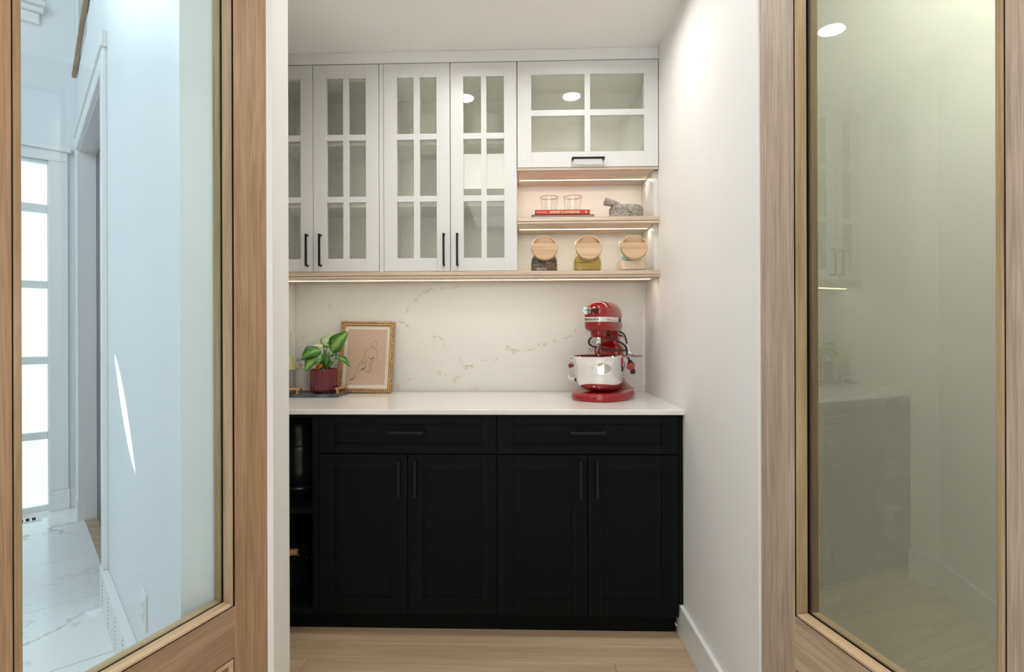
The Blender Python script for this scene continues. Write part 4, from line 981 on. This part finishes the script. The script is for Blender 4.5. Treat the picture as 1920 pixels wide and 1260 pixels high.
# ================================================================ middle shelf objects
ZS = 1.7708
t = thing('book', 'thin dark green book lying flat under the red book on the niche shelf', 'book', (.208, 2.572, ZS), group='books on the niche shelf')
obj('pages', B((-.142, .142, -.072, .086, .002, .0075)), M['paper'], t)
obj('cover', B((-.146, .146, -.076, .088, 0, .002, .0006), (-.146, .146, -.076, .088, .0075, .0095, .0006), (-.146, -.141, -.0755, .0875, .001, .0085)), M['darkboard'], t)
t = thing('book', 'red book with pale spine lettering, lying flat on the niche shelf under two tumblers', 'book', (.206, 2.5715, ZS + .0097), group='books on the niche shelf')
obj('pages', B((-.125, .125, -.068, .080, .002, .021)), M['paper'], t)
obj('cover', B((-.128, .128, -.074, .082, 0, .002, .0006), (-.128, .128, -.074, .082, .021, .023, .0006), (-.128, .128, -.076, -.0725, .0008, .0222, .0012)), M['bookred'], t)
for s, sz, x, ex in (('HARVEST & COOKBOOK', .0125, .010, .0004), ('MARKET RECIPES', .0062, -.096, 0)):
    obj('lettering', tf(text_bm(s, sz, .0002, ex), Matrix.Translation((x, -.0762, .0115)) @ FACE), M['cream'], t)
obj('lettering', tf(text_bm('8', .013, .0002, .0003), Matrix.Translation((.110, -.0762, .0115)) @ FACE), M['cream'], t)
for i, x in enumerate((.149, .262)):
    t = thing('glass_tumbler', ('left' if i == 0 else 'right') + ' of the two pink-tinted glass tumblers standing on the red book', 'glass', (x, 2.585, ZS + .0329), group='pink tumblers on the red book')
    bm = bmesh.new(); lathe(bm, [(0, 0), (.030, 0), (.0365, .006), (.0395, .018), (.0400, .030), (.0425, .078), (.0435, .080), (.0415, .081), (.0385, .032), (.0365, .020), (.030, .014), (0, .012)], n=44)
    obj('glass', bm, M['pinkglass'], t, True, angle=50)
    bm = bmesh.new(); lathe(bm, [(.0418, .0785), (.0438, .0785), (.0440, .0810), (.0418, .0815), (.0418, .0785)], n=44); obj('rim', bm, mat('pink_glass_rim', (.50, .24, .22), .15), t, True)
t = thing('mortar_and_pestle', 'speckled granite mortar with its pestle resting in it, on the right of the niche shelf', 'mortar', (.523, 2.605, ZS))
bm = bmesh.new(); lathe(bm, [(0, 0), (.070, 0), (.076, .004), (.079, .020), (.0815, .045), (.081, .058), (.077, .064), (.070, .0655), (.063, .064), (.058, .058), (.050, .035), (.03, .020), (0, .016)], n=56); obj('bowl', bm, M['mortar'], t, True)
bm = bmesh.new(); tube(bm, [(.03, .0, .045), (-.02, -.015, .0575), (-.055, -.028, .073), (-.092, -.036, .082), (-.104, -.039, .085), (-.109, -.040, .0865)], lambda q: .0165 if q < .1 else (.012 + .008 * min(1, q * 1.2) if q < .96 else .017), n=20, smooth=5)
obj('pestle', bm, M['mortar'], t, True)

# ================================================================ things in the black cubbies
t = thing('coffee_canister', 'tall black two-part appliance standing in the upper cubby', 'appliance', (-1.010, 2.415, .5125))
bm = bmesh.new(); lathe(bm, [(0, .0), (.100, 0), (.112, .008), (.116, .030), (.110, .040), (.104, .044), (0, .044)], n=56); obj('foot', bm, M['canister'], t, True)
bm = bmesh.new(); lathe(bm, [(0, .046), (.100, .046), (.104, .052), (.099, .210), (.095, .2145), (.096, .219), (.090, .325), (.082, .335), (0, .337)], n=56); obj('body', bm, M['canister'], t, True, angle=40)
bm = bmesh.new(); tube(bm, [(.098, -.03, .215), (.122, -.04, .20), (.126, -.04, .14), (.108, -.035, .10)], .0055, smooth=5); obj('handle', bm, M['steel'], t, True)
t = thing('cooking_pot', 'black pot with a pale wooden handle in the lower cubby', 'pot', (-1.058, 2.375, .1045))
bm = bmesh.new(); lathe(bm, [(0, 0), (.094, 0), (.106, .010), (.110, .150), (.114, .156), (.108, .158), (.104, .150), (.099, .014), (0, .012)], n=56); obj('body', bm, M['canister'], t, True, angle=40)
bm = bmesh.new(); lathe(bm, [(0, .190), (.04, .187), (.08, .177), (.111, .160), (.111, .157), (0, .157)], n=48); obj('lid', bm, M['canister'], t, True)
bm = bmesh.new(); tube(bm, [(-.03, -.138, .186), (.110, -.130, .190)], .0135, smooth=1, n=16); obj('wooden_grip', bm, M['potwood'], t, True)
bm = bmesh.new(); tube(bm, [(.106, -.128, .188), (.116, -.118, .165), (.124, -.07, .142), (.112, -.02, .135)], .0028, smooth=4, n=8)
lathe(bm, [(0, -.004), (.0045, -.002), (.0045, .002), (0, .004)], n=12, mtx=Matrix.Translation((.126, -.07, .142))); obj('wire_bail', bm, M['steel'], t, True)
